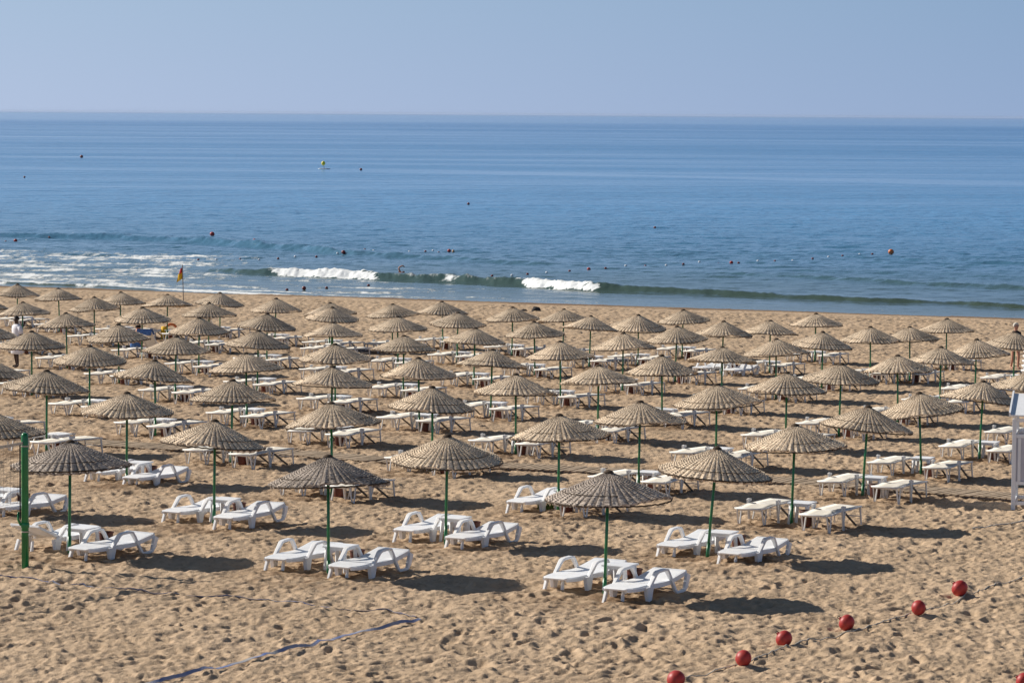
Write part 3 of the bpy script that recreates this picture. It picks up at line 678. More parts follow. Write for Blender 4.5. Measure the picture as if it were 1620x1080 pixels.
def make_sling(raised=False, towel=False):
    root = empty('sun_lounger'); w = .60; zt = .345
    fab = MB(); n = 14
    def prof(x):
        if raised and x < .8: return zt + (.8 - x) * .95
        return zt - .018 * math.sin(max(0, min(1, (x - .02) / .78)) * math.pi) - .02 * max(0, x - .8) + (.02 * math.exp(-((x - .55) / .2) ** 2))
    xs = [(.0 + 1.80 * i / 24) for i in range(25)]
    if raised: X_ = lambda x: x if x > .8 else .8 - (.8 - x) * .72
    else: X_ = lambda x: x
    top = []; 
    for x_ in xs:
        for j in range(5):
            yy = -w / 2 + .03 + (w - .06) * j / 4; top.append((X_(x_), yy, prof(x_) - .012 * (1 - ((j - 2) / 2) ** 2)))
    F = []; m_ = len(top); bot = [(p[0], p[1], p[2] - .008) for p in top]
    for i in range(24):
        for j in range(4):
            a = i * 5 + j; F.append((a, a + 1, a + 6, a + 5)); F.append((m_ + a, m_ + a + 5, m_ + a + 6, m_ + a + 1))
        F.append((i * 5, i * 5 + 5, m_ + i * 5 + 5, m_ + i * 5)); F.append((i * 5 + 4, m_ + i * 5 + 4, m_ + i * 5 + 9, i * 5 + 9))
    for j in range(4): F.append((j, m_ + j, m_ + j + 1, j + 1)); F.append((120 + j, 121 + j, m_ + 121 + j, m_ + 120 + j))
    fab.add(top + bot, F); fab.build('sling', MAT['sling'], root, True)
    fr = MB()
    for s in (-1, 1):
        fr.tube([(X_(x_), s * (w / 2 - .015), prof(x_) - .014) for x_ in xs[::3]], .018, 6)
    for x_ in (0.0, .8, 1.80): fr.tube([(X_(x_), -w / 2 + .015, prof(x_) - .02), (X_(x_), w / 2 - .015, prof(x_) - .02)], .018, 6)
    fr.build('frame', MAT['plastic_old'], root, True)
    for s in (-1, 1):
        y_ = s * (w / 2 + .01)
        a = MB(); a.bar((.73, y_, .435), (.80, y_, -.05), .045, .085, .035, .045); a.bar((.70, y_, .40), (.86, y_, .40), .045, .05)
        a.build('armrest', MAT['plastic_old'], root, bevel=.006)
        for xa, xb in ((.05, .15), (.28, .19), (1.0, .83)) if not raised else ((.45, .36), (.55, .66)):
            l = MB(); l.bar((xa, s * .26, zt - .05), (xb, s * .27, -.05), .025, .036, .022, .03); l.build('leg', MAT['plastic_old'], root)
        l = MB(); l.bar((1.76, s * .27, zt - .05), (1.80, s * .28, -.05), .026, .034, .022, .028); l.build('leg', MAT['plastic_old'], root)
        l = MB(); l.bar((.95, s * .25, zt - .04), (1.58, s * .26, -.04), .025, .035); l.build('strut', MAT['strut'], root)
    c = MB(); c.bar((.08, -.25, .29), (.08, .25, .29), .03, .02); c.build('crossbar', MAT['plastic_old'], root)
    c = MB(); c.bar((1.78, -.27, .12), (1.78, .27, .12), .025, .02); c.build('crossbar', MAT['plastic_old'], root)
    if towel:
        t_ = MB(); P = []; 
        for i in range(9):
            x_ = -.03 + .35 * i / 8; P += [(X_(x_), -w / 2 - .02, prof(x_) + .03 - (.0 if i else .06)), (X_(x_), w / 2 + .02, prof(x_) + .03 - (.0 if i else .06)), (X_(x_), w / 2 + .02, prof(x_) - .045), (X_(x_), -w / 2 - .02, prof(x_) - .045)]
        t_.add(P, [(0, 1, 2, 3), (35, 34, 33, 32)] + [(4 * i + k, 4 * i + 4 + k, 4 * i + 4 + (k + 1) % 4, 4 * i + (k + 1) % 4) for i in range(8) for k in range(4)])
    return root
def make_table():
    root = empty('side_table'); t_ = MB(); t_.box((0, 0, .41), (.46, .46, .03)); t_.box((0, 0, .375), (.40, .40, .04)); t_.build('table_top', MAT['plastic'], root, bevel=.008)
    for a in (-1, 1):
        for b in (-1, 1):
            l = MB(); l.bar((a * .17, b * .17, .37), (a * .20, b * .20, -.03), .07, .06, .045, .04); l.build('leg', MAT['plastic'], root)
    return root
def make_bin():
    root = empty('waste_bin'); b = MB(); b.lathe([(.095, 0), (.10, .02), (.125, .27), (.125, .30)], 18, capt=False); b.lathe([(.118, .30), (.115, .26), (.09, .03)], 18, capb=False); b.build('bucket', MAT['bin'], root, True)
    r_ = MB(); r_.lathe([(.122, .285), (.138, .29), (.138, .31), (.116, .31)], 18, capb=False, capt=False); r_.build('rim', MAT['bin'], root, True)
    return root
P_M, P_MR, P_S, P_SR, P_T, P_B = make_moulded(), make_moulded(True), make_sling(), make_sling(True), make_table(), make_bin()
protos_used = set()
def inst(proto):
    if proto.name not in protos_used: protos_used.add(proto.name); return proto
    return copy_tree(proto)
def put(proto, x_, y_, rz, label, cat, group, dz=0.0, tilt=None):
    o = inst(proto); o.location = (x_, y_, float(ground_plane(x_, y_)) + dz); o.rotation_euler = (tilt[0] if tilt else 0, tilt[1] if tilt else 0, rz)
    tag(o, label, cat, group); return o
for q in UMB:
    g = random.Random(int(q['tip'][0] * 3 + q['tip'][1] * 5) + 1)
    mo = q['tip'] in MOULD; th = R(61 if mo else 62) + g.uniform(-.05, .05)
    if q['tip'][0] < 250 and not mo: th -= R(6)
    a = Vector((math.cos(th), math.sin(th))); p = Vector((math.sin(th), -math.cos(th))); c = Vector((q['x'], q['y'] + (.28 if mo else 0)))
    who = q['who']
    for side, al, pe in (('left', -.45, -.74), ('right', -.85, .68)):
        al += g.uniform(-.09, .09); pe += g.uniform(-.05, .05)
        pr = P_M if mo else P_S
        kind = 'moulded white lounger' if mo else 'white sling lounger'
        if q['tip'] == (885, 656): pr, kind = (P_M, 'moulded white lounger') if side == 'left' else (P_S, 'white sling lounger')
        if q['tip'] == (111, 698) and side == 'left': pr, kind = P_MR, 'moulded lounger with raised back'
        if q['tip'] == (225, 486) and side == 'right': pr, kind = P_SR, 'raised sling lounger'
        if q['tip'] == (348, 463) and side == 'left': pr, kind = P_SR, 'raised sling lounger'
        h = c + a * al + p * pe
        o = put(pr, h.x, h.y, th + g.uniform(-.03, .03), f"{side}-hand {kind} under {who}", 'sun lounger', 'loungers in pairs under the parasols', g.uniform(-.015, .012), (g.uniform(-.012, .012), g.uniform(-.012, .012)))
        q['L' + side] = o
    tp = c + a * (.42 + g.uniform(-.05, .08)) + p * (-.03 + g.uniform(-.05, .05))
    put(P_T, tp.x, tp.y, th + g.uniform(-.1, .1), f"small white side table under {who}", 'side table', 'side tables between loungers')
    tp = c + a * (.80 + g.uniform(-.06, .10)) + p * (.05 + g.uniform(-.06, .06)) if mo else c + a * (.0 + g.uniform(-.1, .1)) + p * (.24 + g.uniform(-.05, .05))
    put(P_B, tp.x, tp.y, 0, f"rust brown waste bin under {who}", 'bin', 'brown bins by the side tables')
for p_ in (P_M, P_MR, P_S, P_SR, P_T, P_B):
    assert p_.name in protos_used

exec_order_marker = None
# ------------------------------------------------------------------ boardwalk
def polyline_ground(pts, step):
    P = [on_ground(*p) for p in pts]; out_ = []; carry = 0.0
    for a, b in zip(P[:-1], P[1:]):
        d = (b - a); d.z = 0; L = d.length; s = carry
        while s < L: out_.append((a + d * (s / L), d.normalized())); s += step
        carry = s - L
    return out_
root = empty('wooden_boardwalk', on_ground(900, 746))
tag(root, 'weathered wooden slat boardwalk running across the sand between the parasols', 'boardwalk')
def local(mb, origin): mb.v = [(v[0] - origin[0], v[1] - origin[1], v[2] - origin[2]) for v in mb.v]
sl = MB(); g = random.Random(5)
BW = polyline_ground([(60, 694), (165, 704), (258, 710), (460, 719), (615, 731), (800, 740), (950, 747), (1260, 764), (1300, 767), (1460, 778), (1600, 788), (1760, 800)], .165)
for i, (p, d) in enumerate(BW):
    if g.random() < .02: continue
    side = Vector((-d.y, d.x, 0)); side = (side + d * (.12 + g.uniform(-.02, .02))).normalized(); z = float(ground_plane(p.x, p.y)) + .055 + g.uniform(-.006, .006)
    h = .55 + g.uniform(-.02, .02)
    sl.bar(Vector((p.x, p.y, z)) - side * h, Vector((p.x, p.y, z)) + side * h, .115, .022)
local(sl, root.location); sl.build('slats', MAT['board'], root)
be = MB()
for s in (-.42, 0, .42):
    pts = []
    for (p, d) in BW[::12]:
        n_ = Vector((-d.y, d.x, 0)); pts.append((p.x + n_.x * s, p.y + n_.y * s, float(ground_plane(p.x, p.y)) + .02))
    for a, b in zip(pts[:-1], pts[1:]): be.bar(a, b, .06, .05)
local(be, root.location); be.build('bearer', MAT['gwood'], root)
# grey slatted mats lying in the shade further back
root = empty('slatted_mat', on_ground(566, 557), R(60)); tag(root, 'grey slatted wooden mat lying on sand behind the parasols at centre', 'mat')
mm = MB()
for i in range(24): mm.box((-2.2 + i * .19, 0, .06), (.14, .8, .025))
for s in (-.3, .3): mm.box((0, s, .025), (4.5, .06, .04))
mm.build('slats', MAT['gwood'], root)

# ------------------------------------------------------------------ changing cabin at the right edge
cb = on_ground(1598, 803); root = empty('changing_cabin', (cb.x + .02, cb.y, cb.z), R(-12))
tag(root, 'white framed changing cabin with grey panels standing beside the boardwalk', 'cabin')
fr = MB(); S = 1.15; Hh = 1.86
def post_obj(x_, y_, h): 
    b = MB(); b.box((x_, y_, h / 2 - .04), (.085, .085, h + .08)); b.build('post', MAT['white'], root, bevel=.006)
for x_ in (.04, S - .04):
    post_obj(x_, .04, Hh); post_obj(x_, S - .04, Hh + .28)
def rail(a, b, w=.06, h=.07):
    m_ = MB(); m_.bar(a, b, w, h); m_.build('rail', MAT['white'], root, bevel=.004)
for y_, dh in ((.04, 0), (S - .04, .28)):
    for z_ in (.10, .52, 1.50, 1.83 + dh): rail((.083, y_, z_), (S - .083, y_, z_))
for x_ in (.04, S - .04):
    for z_ in (.10, .52, 1.50): rail((x_, .083, z_), (x_, S - .083, z_))
    rail((x_, .0, Hh + .045), (x_, S, Hh + .045 + .28 * S / (S - .08)), .085, .07)
for y_ in (.04, S - .04):
    m_ = MB(); m_.box((S / 2, y_, 1.01), (S - .17, .015, .90)); m_.build('panel', MAT['panel'], root)
    for s in (.15, S - .15):
        m_ = MB(); m_.box((s if s < .5 else s, y_ - .012 * (1 if y_ < .5 else -1), 1.01), (.06, .035, .902)); m_.build('stile', MAT['white'], root)
m_ = MB(); m_.box((.04, S / 2, 1.01), (.015, S - .17, .90)); m_.build('panel', MAT['panel'], root)
ro = MB(); ro.bar((S / 2, -.10, Hh + .075), (S / 2, S + .12, Hh + .075 + .28 * (S + .22) / S), S + .14, .035); ro.build('roof', MAT['white'], root, bevel=.004)
rr = MB()
for x_ in (-.055, S + .055): rr.bar((x_, -.11, Hh + .115), (x_, S + .13, Hh + .115 + .28 * (S + .24) / S), .035, .06)
rr.build('roof_edge', MAT['white'], root)

# ------------------------------------------------------------------ volleyball posts, net and court tape
pb = on_ground(40, 897); nd = Vector((-.44, -.90, 0)).normalized()
def vpost(loc, label):
    root = empty('volleyball_post', loc); tag(root, label, 'post', 'green volleyball posts')
    m_ = MB(); m_.lathe([(.062, -.3), (.062, 2.22), (.052, 2.26), (.03, 2.28)], 20); m_.build('post', MAT['greenpost'], root, True)
    m_ = MB(); m_.lathe([(.07, .68), (.075, .70), (.075, .74), (.068, .76)], 20, capb=False, capt=False); m_.tube([(-.07, -.03, .72), (-.11, -.05, .82), (-.10, -.05, .95)], .02, 6); m_.build('winch', MAT['greenpost'], root, True)
    m_ = MB(); m_.lathe([(.069, .60), (.072, .61), (.069, .62)], 20, capb=False, capt=False); m_.lathe([(.069, 2.05), (.072, 2.06), (.069, 2.07)], 20, capb=False, capt=False); m_.build('tie', MAT['cream'], root, True)
    return root
vpost(pb, 'tall round green metal post standing on the sand at far left')
pb2 = pb + nd * 9.0; pb2.z = float(ground_plane(pb2.x, pb2.y)); vpost(pb2, 'green metal post at the other end of the net')
root = empty('volleyball_net', pb); tag(root, 'thin volleyball net with cream top band tied to the green post', 'net')
nt_ = MB(); Ln = 8.6; h0, h1 = 1.12, 2.10
def npnt(s, h): 
    sag = -.10 * math.sin(math.pi * s / Ln); return nd * (.12 + s) + Vector((0, 0, h + sag + (pb2.z - pb.z) * s / 9.0))
for i in range(int(Ln / .10) + 1):
    s = i * .10; nt_.tube([npnt(s, h0), npnt(s, h1)], .0022, 4)
for j in range(10):
    h = h0 + j * .109; nt_.tube([npnt(s, h) for s in np.linspace(0, Ln, 12)], .0022, 4)
nt_.build('mesh', MAT['net'], root)
tb = MB()
for h in (h1 + .01,):
    pts = [npnt(s, h) for s in np.linspace(-.06, Ln, 14)]
    for a, b in zip(pts[:-1], pts[1:]): tb.bar(a, b, .006, .05)
tb.build('top_band', MAT['cream'], root)
sb = MB(); sb.tube([npnt(0.02, h1), npnt(0.02, .82)], .013, 6); sb.build('side_cord', MAT['black'], root)

def ribbon(name, pts, width, mat, thick=.006, lift=.004, tube=False, step=.08, bury=.0, parent_loc=None):
    P = polyline_ground(pts, step); mb = MB(); g_ = random.Random(len(pts)); path = []
    for i, (p, d) in enumerate(P):
        n_ = Vector((-d.y, d.x, 0)); o_ = .03 * math.sin(i * .13) + .02 * math.sin(i * .031 + 2)
        q_ = p + n_ * o_; zz = max(gh(q_.x, q_.y), (gh(q_.x + d.x * .1, q_.y + d.y * .1) + gh(q_.x - d.x * .1, q_.y - d.y * .1)) / 2) + lift - bury * (.5 + .5 * math.sin(i * .21) * math.sin(i * .047 + 1))
        path.append(Vector((q_.x, q_.y, zz)))
    if tube: mb.tube(path, width, 6)
    else:
        V = []; F = []
        for i, p in enumerate(path):
            d = (path[min(i + 1, len(path) - 1)] - path[max(i - 1, 0)]).normalized(); n_ = d.cross(Vector((0, 0, 1))).normalized(); tw = .5 * math.sin(i * .17) + .3
            e_ = n_ * math.cos(tw) + Vector((0, 0, 1)) * abs(math.sin(tw)); V += [p - n_ * .001, p + e_ * width, p + e_ * width + Vector((0, 0, thick)), p + Vector((0, 0, thick))]
            if i:
                b = 4 * (i - 1); F += [(b + k, b + (k + 1) % 4, b + 4 + (k + 1) % 4, b + 4 + k) for k in range(4)]
        mb.add(V, F)
    o = mb.build(name, mat); return o
o = ribbon('court_tape', [(-40, 905), (30, 912), (105, 922), (180, 930), (290, 941)], .045, MAT['tape'], bury=.02); tag(o, 'blue court tape lying half buried in sand beside the green post', 'court line', 'court line tapes')
o = ribbon('court_tape', [(296, 942), (370, 945), (430, 951), (490, 957), (560, 962), (620, 967), (662, 977)], .045, MAT['tape'], bury=.022); tag(o, 'blue court tape running right to the corner of the court', 'court line', 'court line tapes')
o = ribbon('court_tape', [(665, 981), (620, 991), (560, 1003), (500, 1021), (450, 1035), (390, 1050), (300, 1072), (240, 1088), (180, 1106)], .05, MAT['tape'], lift=.03); tag(o, 'blue court tape running from the corner down out of the picture', 'court line', 'court line tapes')
o = ribbon('buoy_rope', [(1040, 1088), (1087, 1073), (1161, 1051), (1190, 1044), (1257, 1023), (1290, 1016), (1346, 1001), (1405, 981), (1446, 971), (1472, 964), (1531, 940), (1576, 927), (1613, 914), (1680, 893)], .009, MAT['rope'], tube=True, lift=.014, bury=.008)
tag(o, 'grey twisted rope on the sand joining the six red buoys', 'rope')
o = ribbon('sand_rope', [(1540, 838), (1565, 834), (1617, 825), (1700, 812)], .016, MAT['rope'], tube=True, lift=.02); tag(o, 'pale rope lying on bare sand below the white cabin', 'rope')

# ------------------------------------------------------------------ red buoys on the sand
def buoy(loc, size, tilt, rz, label, mat=None, group=None):
    mat = mat or MAT['red']
    root = empty('mooring_buoy', loc); tag(root, label, 'buoy', group)
    M_ = Matrix.Rotation(rz, 3, 'Z') @ Matrix.Rotation(tilt, 3, 'Y'); r_ = size / 2
    prof = [(.10, -.62), (.13, -.60), (.14, -.54), (.10, -.50), (.34, -.44), (.52, -.33), (.64, -.16), (.68, .05), (.65, .27), (.54, .46), (.36, .60), (.16, .68), (.02, .70)]
    prof = [(a * 1.42 * r_, (b * 1.42) * r_) for a, b in prof]
    b = MB(); b.lathe(prof, 30, rot=M_); b.build('shell', mat, root, True)
    b = MB(); b.lathe([(.687 * 1.42 * r_, .045 * 1.42 * r_), (.705 * 1.42 * r_, .05 * 1.42 * r_), (.687 * 1.42 * r_, .065 * 1.42 * r_)], 30, rot=M_, capb=False, capt=False); b.build('seam', mat, root, True)
    e_ = MB(); c = M_ @ Vector((0, 0, -.70 * 1.42 * r_)); pts = [c + M_ @ Vector((.09 * r_ * 1.42 * math.cos(t_), 0, .09 * 1.42 * r_ * math.sin(t_))) for t_ in np.linspace(0, 2 * math.pi, 13)]
    e_.tube(pts, .035 * r_ * 1.4, 6, cap=False); e_.build('eye', MAT['black'], root, True)
    return root
BU = [(1517, 929, 30, 'at the upper right end of the rope'), (1454, 962, 27, 'second from the upper right end of the rope'), (1338, 985, 30, 'third from the upper right end of the rope'),
      (1239, 1010, 31, 'fourth from the upper right end of the rope'), (1177, 1041, 30, 'second from the bottom end of the rope'), (1070, 1070, 33, 'at the bottom end of the rope'), (1618, 1078, 30, 'alone at the bottom right corner')]
tl = [(2.2, .6), (1.4, 2.6), (2.1, .4), (2.2, .5), (1.2, 2.5), (.9, 2.2), (2.0, .5)]
for (px, py, dpx, w_), (ti, rz) in zip(BU, tl):
    c = on_ground(px, py + dpx * .5 - 2); sz = dpx / FPX * c.y * .93
    z = max(gh(c.x + dx_, c.y + dy_) for dx_ in (-.1, 0, .1) for dy_ in (-.1, 0, .1)) + sz / 2 - .035
    buoy((c.x, c.y, z), sz, ti, -rz, f"red plastic buoy resting on the sand {w_}", group='red buoys on the sand')

# ------------------------------------------------------------------ floats on the sea
def sphere_prof(r_, n=8, sz=1.0): return [(max(.001, r_ * math.sin(math.pi * i / n)), -r_ * sz * math.cos(math.pi * i / n)) for i in range(n + 1)]
small = [(9,381.5,'r'),(42,379,'w'),(78,375.5,'r'),(115.6,372,'w'),(209.5,375,'r'),(242,375,'w'),(275,375,'r'),(341,381,'r'),(350,382,'w'),(363,383,'r'),(376,383,'w'),
 (418.7,386,'w'),(446,388,'r'),(534,401.6,'w'),(566,396,'r'),(577,394.6,'r'),(591,396,'w'),(647.6,398,'w'),(673,399,'r'),(685,397,'w'),(694,398.5,'r'),
 (313.7,410,'r'),(342,410.5,'w'),(380,410.5,'r'),(410,410.5,'w'),(440,409,'r'),(467,407.6,'w'),(500.6,406,'r'),
 (454,459,'r'),(516.7,455,'r'),(583,451.7,'r'),(745,440,'w'),(778.5,437.4,'r'),(810,435.8,'w'),(834.5,434,'r'),(865,431,'w'),(901,429,'r'),(958,424.5,'r'),(990,421,'w'),(1021,420.6,'r'),
 (1054,419,'w'),(1081,418,'r'),(1106.5,415,'w'),(1136.5,416,'r'),(1168.5,415.6,'r'),(1199,414.6,'w'),(1226,412.8,'r'),(1254,411.5,'w'),(1285.6,409.7,'r'),(1310.7,407,'w'),(1333,405,'r'),(1360,403,'w'),(1380,403,'r')]
fm = {}
for k, mt in (('r', MAT['darkred']), ('w', MAT['white'])):
    b = MB(); b.lathe([(.03, -.10), (.075, -.07), (.085, 0), (.075, .07), (.03, .10)], 12, rot=Matrix.Rotation(R(80), 3, 'Y')); fm[k] = b.mesh('line_float', mt, True)
cnt = {'r': 0, 'w': 0}
def nth(n):
    if n <= 20: return ORD[n]
    return f"{n}{'st' if n % 10 == 1 else 'nd' if n % 10 == 2 else 'rd' if n % 10 == 3 else 'th'}"
for px, py, k in sorted(small):
    c = on_sea(px, py + 1.0); o = bpy.data.objects.new('line_float', fm[k]); COL.objects.link(o); o.location = (c.x, c.y, sh(c.x, c.y) + .04); cnt[k] += 1; o.scale = (.85,) * 3
    tag(o, f"small {'dark red' if k == 'r' else 'white'} float on the swimming line, {nth(cnt[k])} of its colour from the left", 'float', 'small floats on the swimming lines')
big = [(24.6,380,7,'red','near the left edge of the sea'),(335.7,371,9,'red','biggest red one, above the flag'),(402.6,384,7,'red','riding on the swell right of the biggest one'),(543.4,400,8,'darkred','in the middle of the lines'),
 (710.6,396.5,7,'red','beside a tan float'),(481,456,8,'darkred','drifting in the shallows beside the white breaker'),(931.5,425,7,'red','right of centre on the line'),(1157,414.6,7,'red','further right on the line'),(1409.5,398.5,11,'orange','at the right end of the line'),
 (741,322.5,5,'darkred','alone far out at centre'),(1036,360,5,'darkred','alone far out right of centre'),(571,267.8,5,'darkred','beyond the yellow marker'),(38.6,280,4,'darkred','tiny, far out at left'),(129,247.5,6,'darkred','low and dark near the horizon at left')]
for px, py, dpx, mt, w_ in big:
    dpx *= .88; c = on_sea(px, py + dpx * .45); sz = dpx / FPX * c.y
    buoy((c.x, c.y, (sh(c.x, c.y) if c.y < 400 else 0) + sz * .36), sz, .25, 1.0, f"round {'orange' if mt == 'orange' else 'red' if mt == 'red' else 'dark red'} sea buoy {w_}", MAT[mt], 'large buoys afloat in the sea')
c = on_sea(717, 399); b = MB(); b.lathe(sphere_prof(.10, 8, 1.2), 12); o = b.build('line_float', simple('tan_float', (.55, .33, .16), .5), smooth=True); o.location = (c.x, c.y, sh(c.x, c.y) + .06); tag(o, 'tan float beside a red buoy in the sea', 'float')
# yellow marker far out
c = on_sea(513, 268); k = c.y / FPX
root = empty('yellow_marker', (c.x, c.y, 0)); tag(root, 'yellow ball marker on a thin pole above a low white raft far out', 'marker')
b = MB(); b.lathe([(.2 * k, -.0), (9 * k, .02), (10 * k, 1.0 * k), (8 * k, 1.6 * k), (.2 * k, 1.7 * k)], 20, sy=.35); b.build('raft', MAT['white'], root, True)
b = MB(); b.tube([(0, 0, 1.4 * k), (-1.0 * k, 0, 8.5 * k)], .35 * k, 8); b.build('pole', MAT['black'], root, True)
b = MB(); b.lathe(sphere_prof(3.1 * k, 10, 1.15), 16, c=(-1.5 * k, 0, 9.5 * k)); b.build('ball', simple('marker_yellow', (.85, .68, .03), .4), root, True)

# ------------------------------------------------------------------ flag
fb = on_ground(290.6, 484); root = empty('beach_flag', fb, 0); tag(root, 'red and yellow lifeguard flag hanging limp from a pole by the water', 'flag')
kz = fb.y / FPX; Hp = (484 - 418.5) * kz
b = MB(); b.tube([(0, 0, -.2), (-2.0 * kz, 0, Hp)], .022, 8); b.build('pole', MAT['gwood'], root, True)
def cloth(z0, z1, name, mat, wtop, wbot):
    b = MB(); n, m2 = 8, 8; V = []
    for s in (0, 1):
        for i in range(n + 1):
            t_ = i / n; zc = z0 + (z1 - z0) * t_; wd_ = wtop + (wbot - wtop) * t_
            for j in range(m2 + 1):
                u_ = j / m2; V.append((-2.0 * kz * zc / Hp - .02 - u_ * wd_, .05 * math.sin(u_ * 7 + t_ * 2) * (1 - t_ * .3) + s * .006, zc - u_ * (.10 + .12 * t_)))
    k2 = (n + 1) * (m2 + 1); F = []
    for i in range(n):
        for j in range(m2):
            a = i * (m2 + 1) + j; F.append((a, a + 1, a + m2 + 2, a + m2 + 1)); F.append((k2 + a, k2 + a + m2 + 1, k2 + a + m2 + 2, k2 + a + 1))
    b.add(V, F); return b.build(name, mat, root, True)
cloth(Hp - 4 * kz, Hp - 12 * kz, 'red_half', MAT['flagred'], 3 * kz, 6.5 * kz); cloth(Hp - 12 * kz, Hp - 22 * kz, 'yellow_half', MAT['yellow'], 6.5 * kz, 9.5 * kz)

# ------------------------------------------------------------------ dark rocks near the water
def rock(px, py, dx, dz, label, seed):
    c = on_ground(px, py); g_ = random.Random(seed); b = MB(); n = 14; prof = []
    V = []; F = []; rings = 9
    for i in range(rings):
        ph = math.pi / 2 * i / (rings - 1)
        for k in range(n):
            th = 2 * math.pi * k / n; rr = 1 + .28 * mnoise.noise(Vector((math.cos(th) * 1.5 + seed, math.sin(th) * 1.5, ph * 2)))
            V.append((dx * rr * math.cos(ph) * math.cos(th), dx * .6 * rr * math.cos(ph) * math.sin(th), dz * rr * math.sin(ph) - .03))
    for i in range(rings - 1):
        for k in range(n): F.append((i * n + k, i * n + (k + 1) % n, (i + 1) * n + (k + 1) % n, (i + 1) * n + k))
    b.add(V, F); o = b.build('beach_rock', MAT['rock'], smooth=True); o.location = c; tag(o, label, 'rock', 'dark rocks near the water')
rock(848, 493, .27, .26, 'dark rock on the sand near the water, the bigger right one of two', 3)
rock(829, 493, .24, .15, 'low dark rock on the sand near the water, left of the bigger one', 8)
# weed tuft
c = on_ground(866, 806); b = MB(); g = random.Random(2)
for i in range(70):
    a = g.uniform(0, 6.28); r_ = g.uniform(0, .22); x_, y_ = r_ * math.cos(a), r_ * math.sin(a); h = g.uniform(.05, .17); dx, dy = g.uniform(-.08, .08), g.uniform(-.08, .08)
    w_ = .008; b.add([(x_ - w_, y_, -.01), (x_ + w_, y_, -.01), (x_ + dx * .5 + w_, y_ + dy * .5, h * .6), (x_ + dx * .5 - w_, y_ + dy * .5, h * .6), (x_ + dx, y_ + dy, h), (x_, y_ + .01, 0)], [(0, 1, 2, 3), (3, 2, 4), (1, 5, 2), (0, 3, 5)])
o = b.build('weed_tuft', MAT['weed']); o.location = (c.x, c.y, gh(c.x, c.y)); tag(o, 'small green weed tuft at the foot of a parasol pole', 'weed')

# ------------------------------------------------------------------ people
def skin_body(name, verts, edges, radii, mat, parent, root_i=0, sub=1):
    me = bpy.data.meshes.new(name); me.from_pydata(verts, edges, []); o = bpy.data.objects.new(name, me); COL.objects.link(o)
    md = o.modifiers.new('s', 'SKIN'); md.use_smooth_shade = True
    for i, r_ in enumerate(radii):
        sv_ = me.skin_vertices[0].data[i]; sv_.radius = (r_, r_) if not isinstance(r_, tuple) else r_; sv_.use_root = (i == root_i)
    s_ = o.modifiers.new('u', 'SUBSURF'); s_.levels = sub; s_.render_levels = sub
    dg = bpy.context.evaluated_depsgraph_get(); me2 = bpy.data.meshes.new_from_object(o.evaluated_get(dg)); me2.name = name
    o.modifiers.clear(); o.data = me2; me2.materials.clear(); me2.materials.append(mat); o.parent = parent
    me2.polygons.foreach_set('use_smooth', [True] * len(me2.polygons)); return o
def person(name_loc, rz, skin, J, label, cat='person'):
    """J: dict of joints in metres, x forward is +X, left is +Y"""
    root = empty('person', name_loc, rz); tag(root, label, cat)
    keys = ['pelvis', 'waist', 'chest', 'neck0', 'neck1', 'head0', 'head1', 'head2']
    V = [J[k] for k in keys]; Rd = [.12, .11, .125, .058, .05, .082, .092, .06]; E = [(i, i + 1) for i in range(len(keys) - 1)]
    for s in ('l', 'r'):
        b = len(V); V += [J['sho_' + s], J['elb_' + s], J['wri_' + s], J['hand_' + s]]; Rd += [.058, .042, .028, .032]
        E += [(2, b), (b, b + 1), (b + 1, b + 2), (b + 2, b + 3)]
        h = Vector(J['hand_' + s]); d = (h - Vector(J['wri_' + s])).normalized(); sd_ = d.cross(Vector((0, 0, 1)));  sd_ = sd_.normalized() if sd_.length > .1 else Vector((0, 1, 0))
        for q_ in range(4):
            V.append(tuple(h + d * (.075 - abs(q_ - 1.5) * .008) + sd_ * (q_ - 1.5) * .019)); Rd.append(.009); E.append((b + 3, len(V) - 1))
        V.append(tuple(h + d * .02 + sd_ * .05)); Rd.append(.010); E.append((b + 3, len(V) - 1))
        b = len(V); V += [J['hip_' + s], J['knee_' + s], J['ank_' + s], J['toe_' + s]]; Rd += [.085, .055, .038, .035]
        E += [(0, b), (b, b + 1), (b + 1, b + 2), (b + 2, b + 3)]
    skin_body('body', V, E, Rd, skin, root)
    return root
def face(root, head, fwd, hair, hairlen, skin):
    """eyes, nose and hair round the head point"""
    h = Vector(head); f = Vector(fwd).normalized(); s = Vector((0, 0, 1)).cross(f).normalized()
    b = MB(); b.lathe(sphere_prof(.016, 6), 8, c=h + f * .098 - Vector((0, 0, .012))); b.build('nose', skin, root, True)
    for q_ in (-1, 1):
        b = MB(); b.lathe(sphere_prof(.011, 6), 8, c=h + f * .090 + s * q_ * .033 + Vector((0, 0, .016))); b.build('eye', MAT['black'], root, True)
        b = MB(); b.lathe(sphere_prof(.024, 6, 1.3), 8, c=h + s * q_ * .093, sx=.6); b.build('ear', skin, root, True)
    b = MB(); b.bar(h + f * .093 - s * .022 - Vector((0, 0, .05)), h + f * .093 + s * .022 - Vector((0, 0, .05)), .01, .008); b.build('mouth', simple('lips', (.2, .05, .04), .5), root)
    b = MB(); n = 20; V = []; F = []; g_ = random.Random(4)
    for i in range(9):
        ph = math.pi * .5 - i * (math.pi * .62 / 8)
        for k in range(n):
            th = 2 * math.pi * k / n; dv = Vector((math.cos(th) * math.cos(ph), math.sin(th) * math.cos(ph), math.sin(ph)))
            front = max(0, dv.normalized().dot(f)); rr = .104 + hairlen + g_.uniform(-.006, .006)
            if front > .45 and ph < .55: rr = .07
            V.append(h + dv * rr - f * .012 + Vector((0, 0, .018)))
    for i in range(8):
        for k in range(n): F.append((i * n + k, i * n + (k + 1) % n, (i + 1) * n + (k + 1) % n, (i + 1) * n + k))
    b.add(V, F); b.build('hair', hair, root, True)
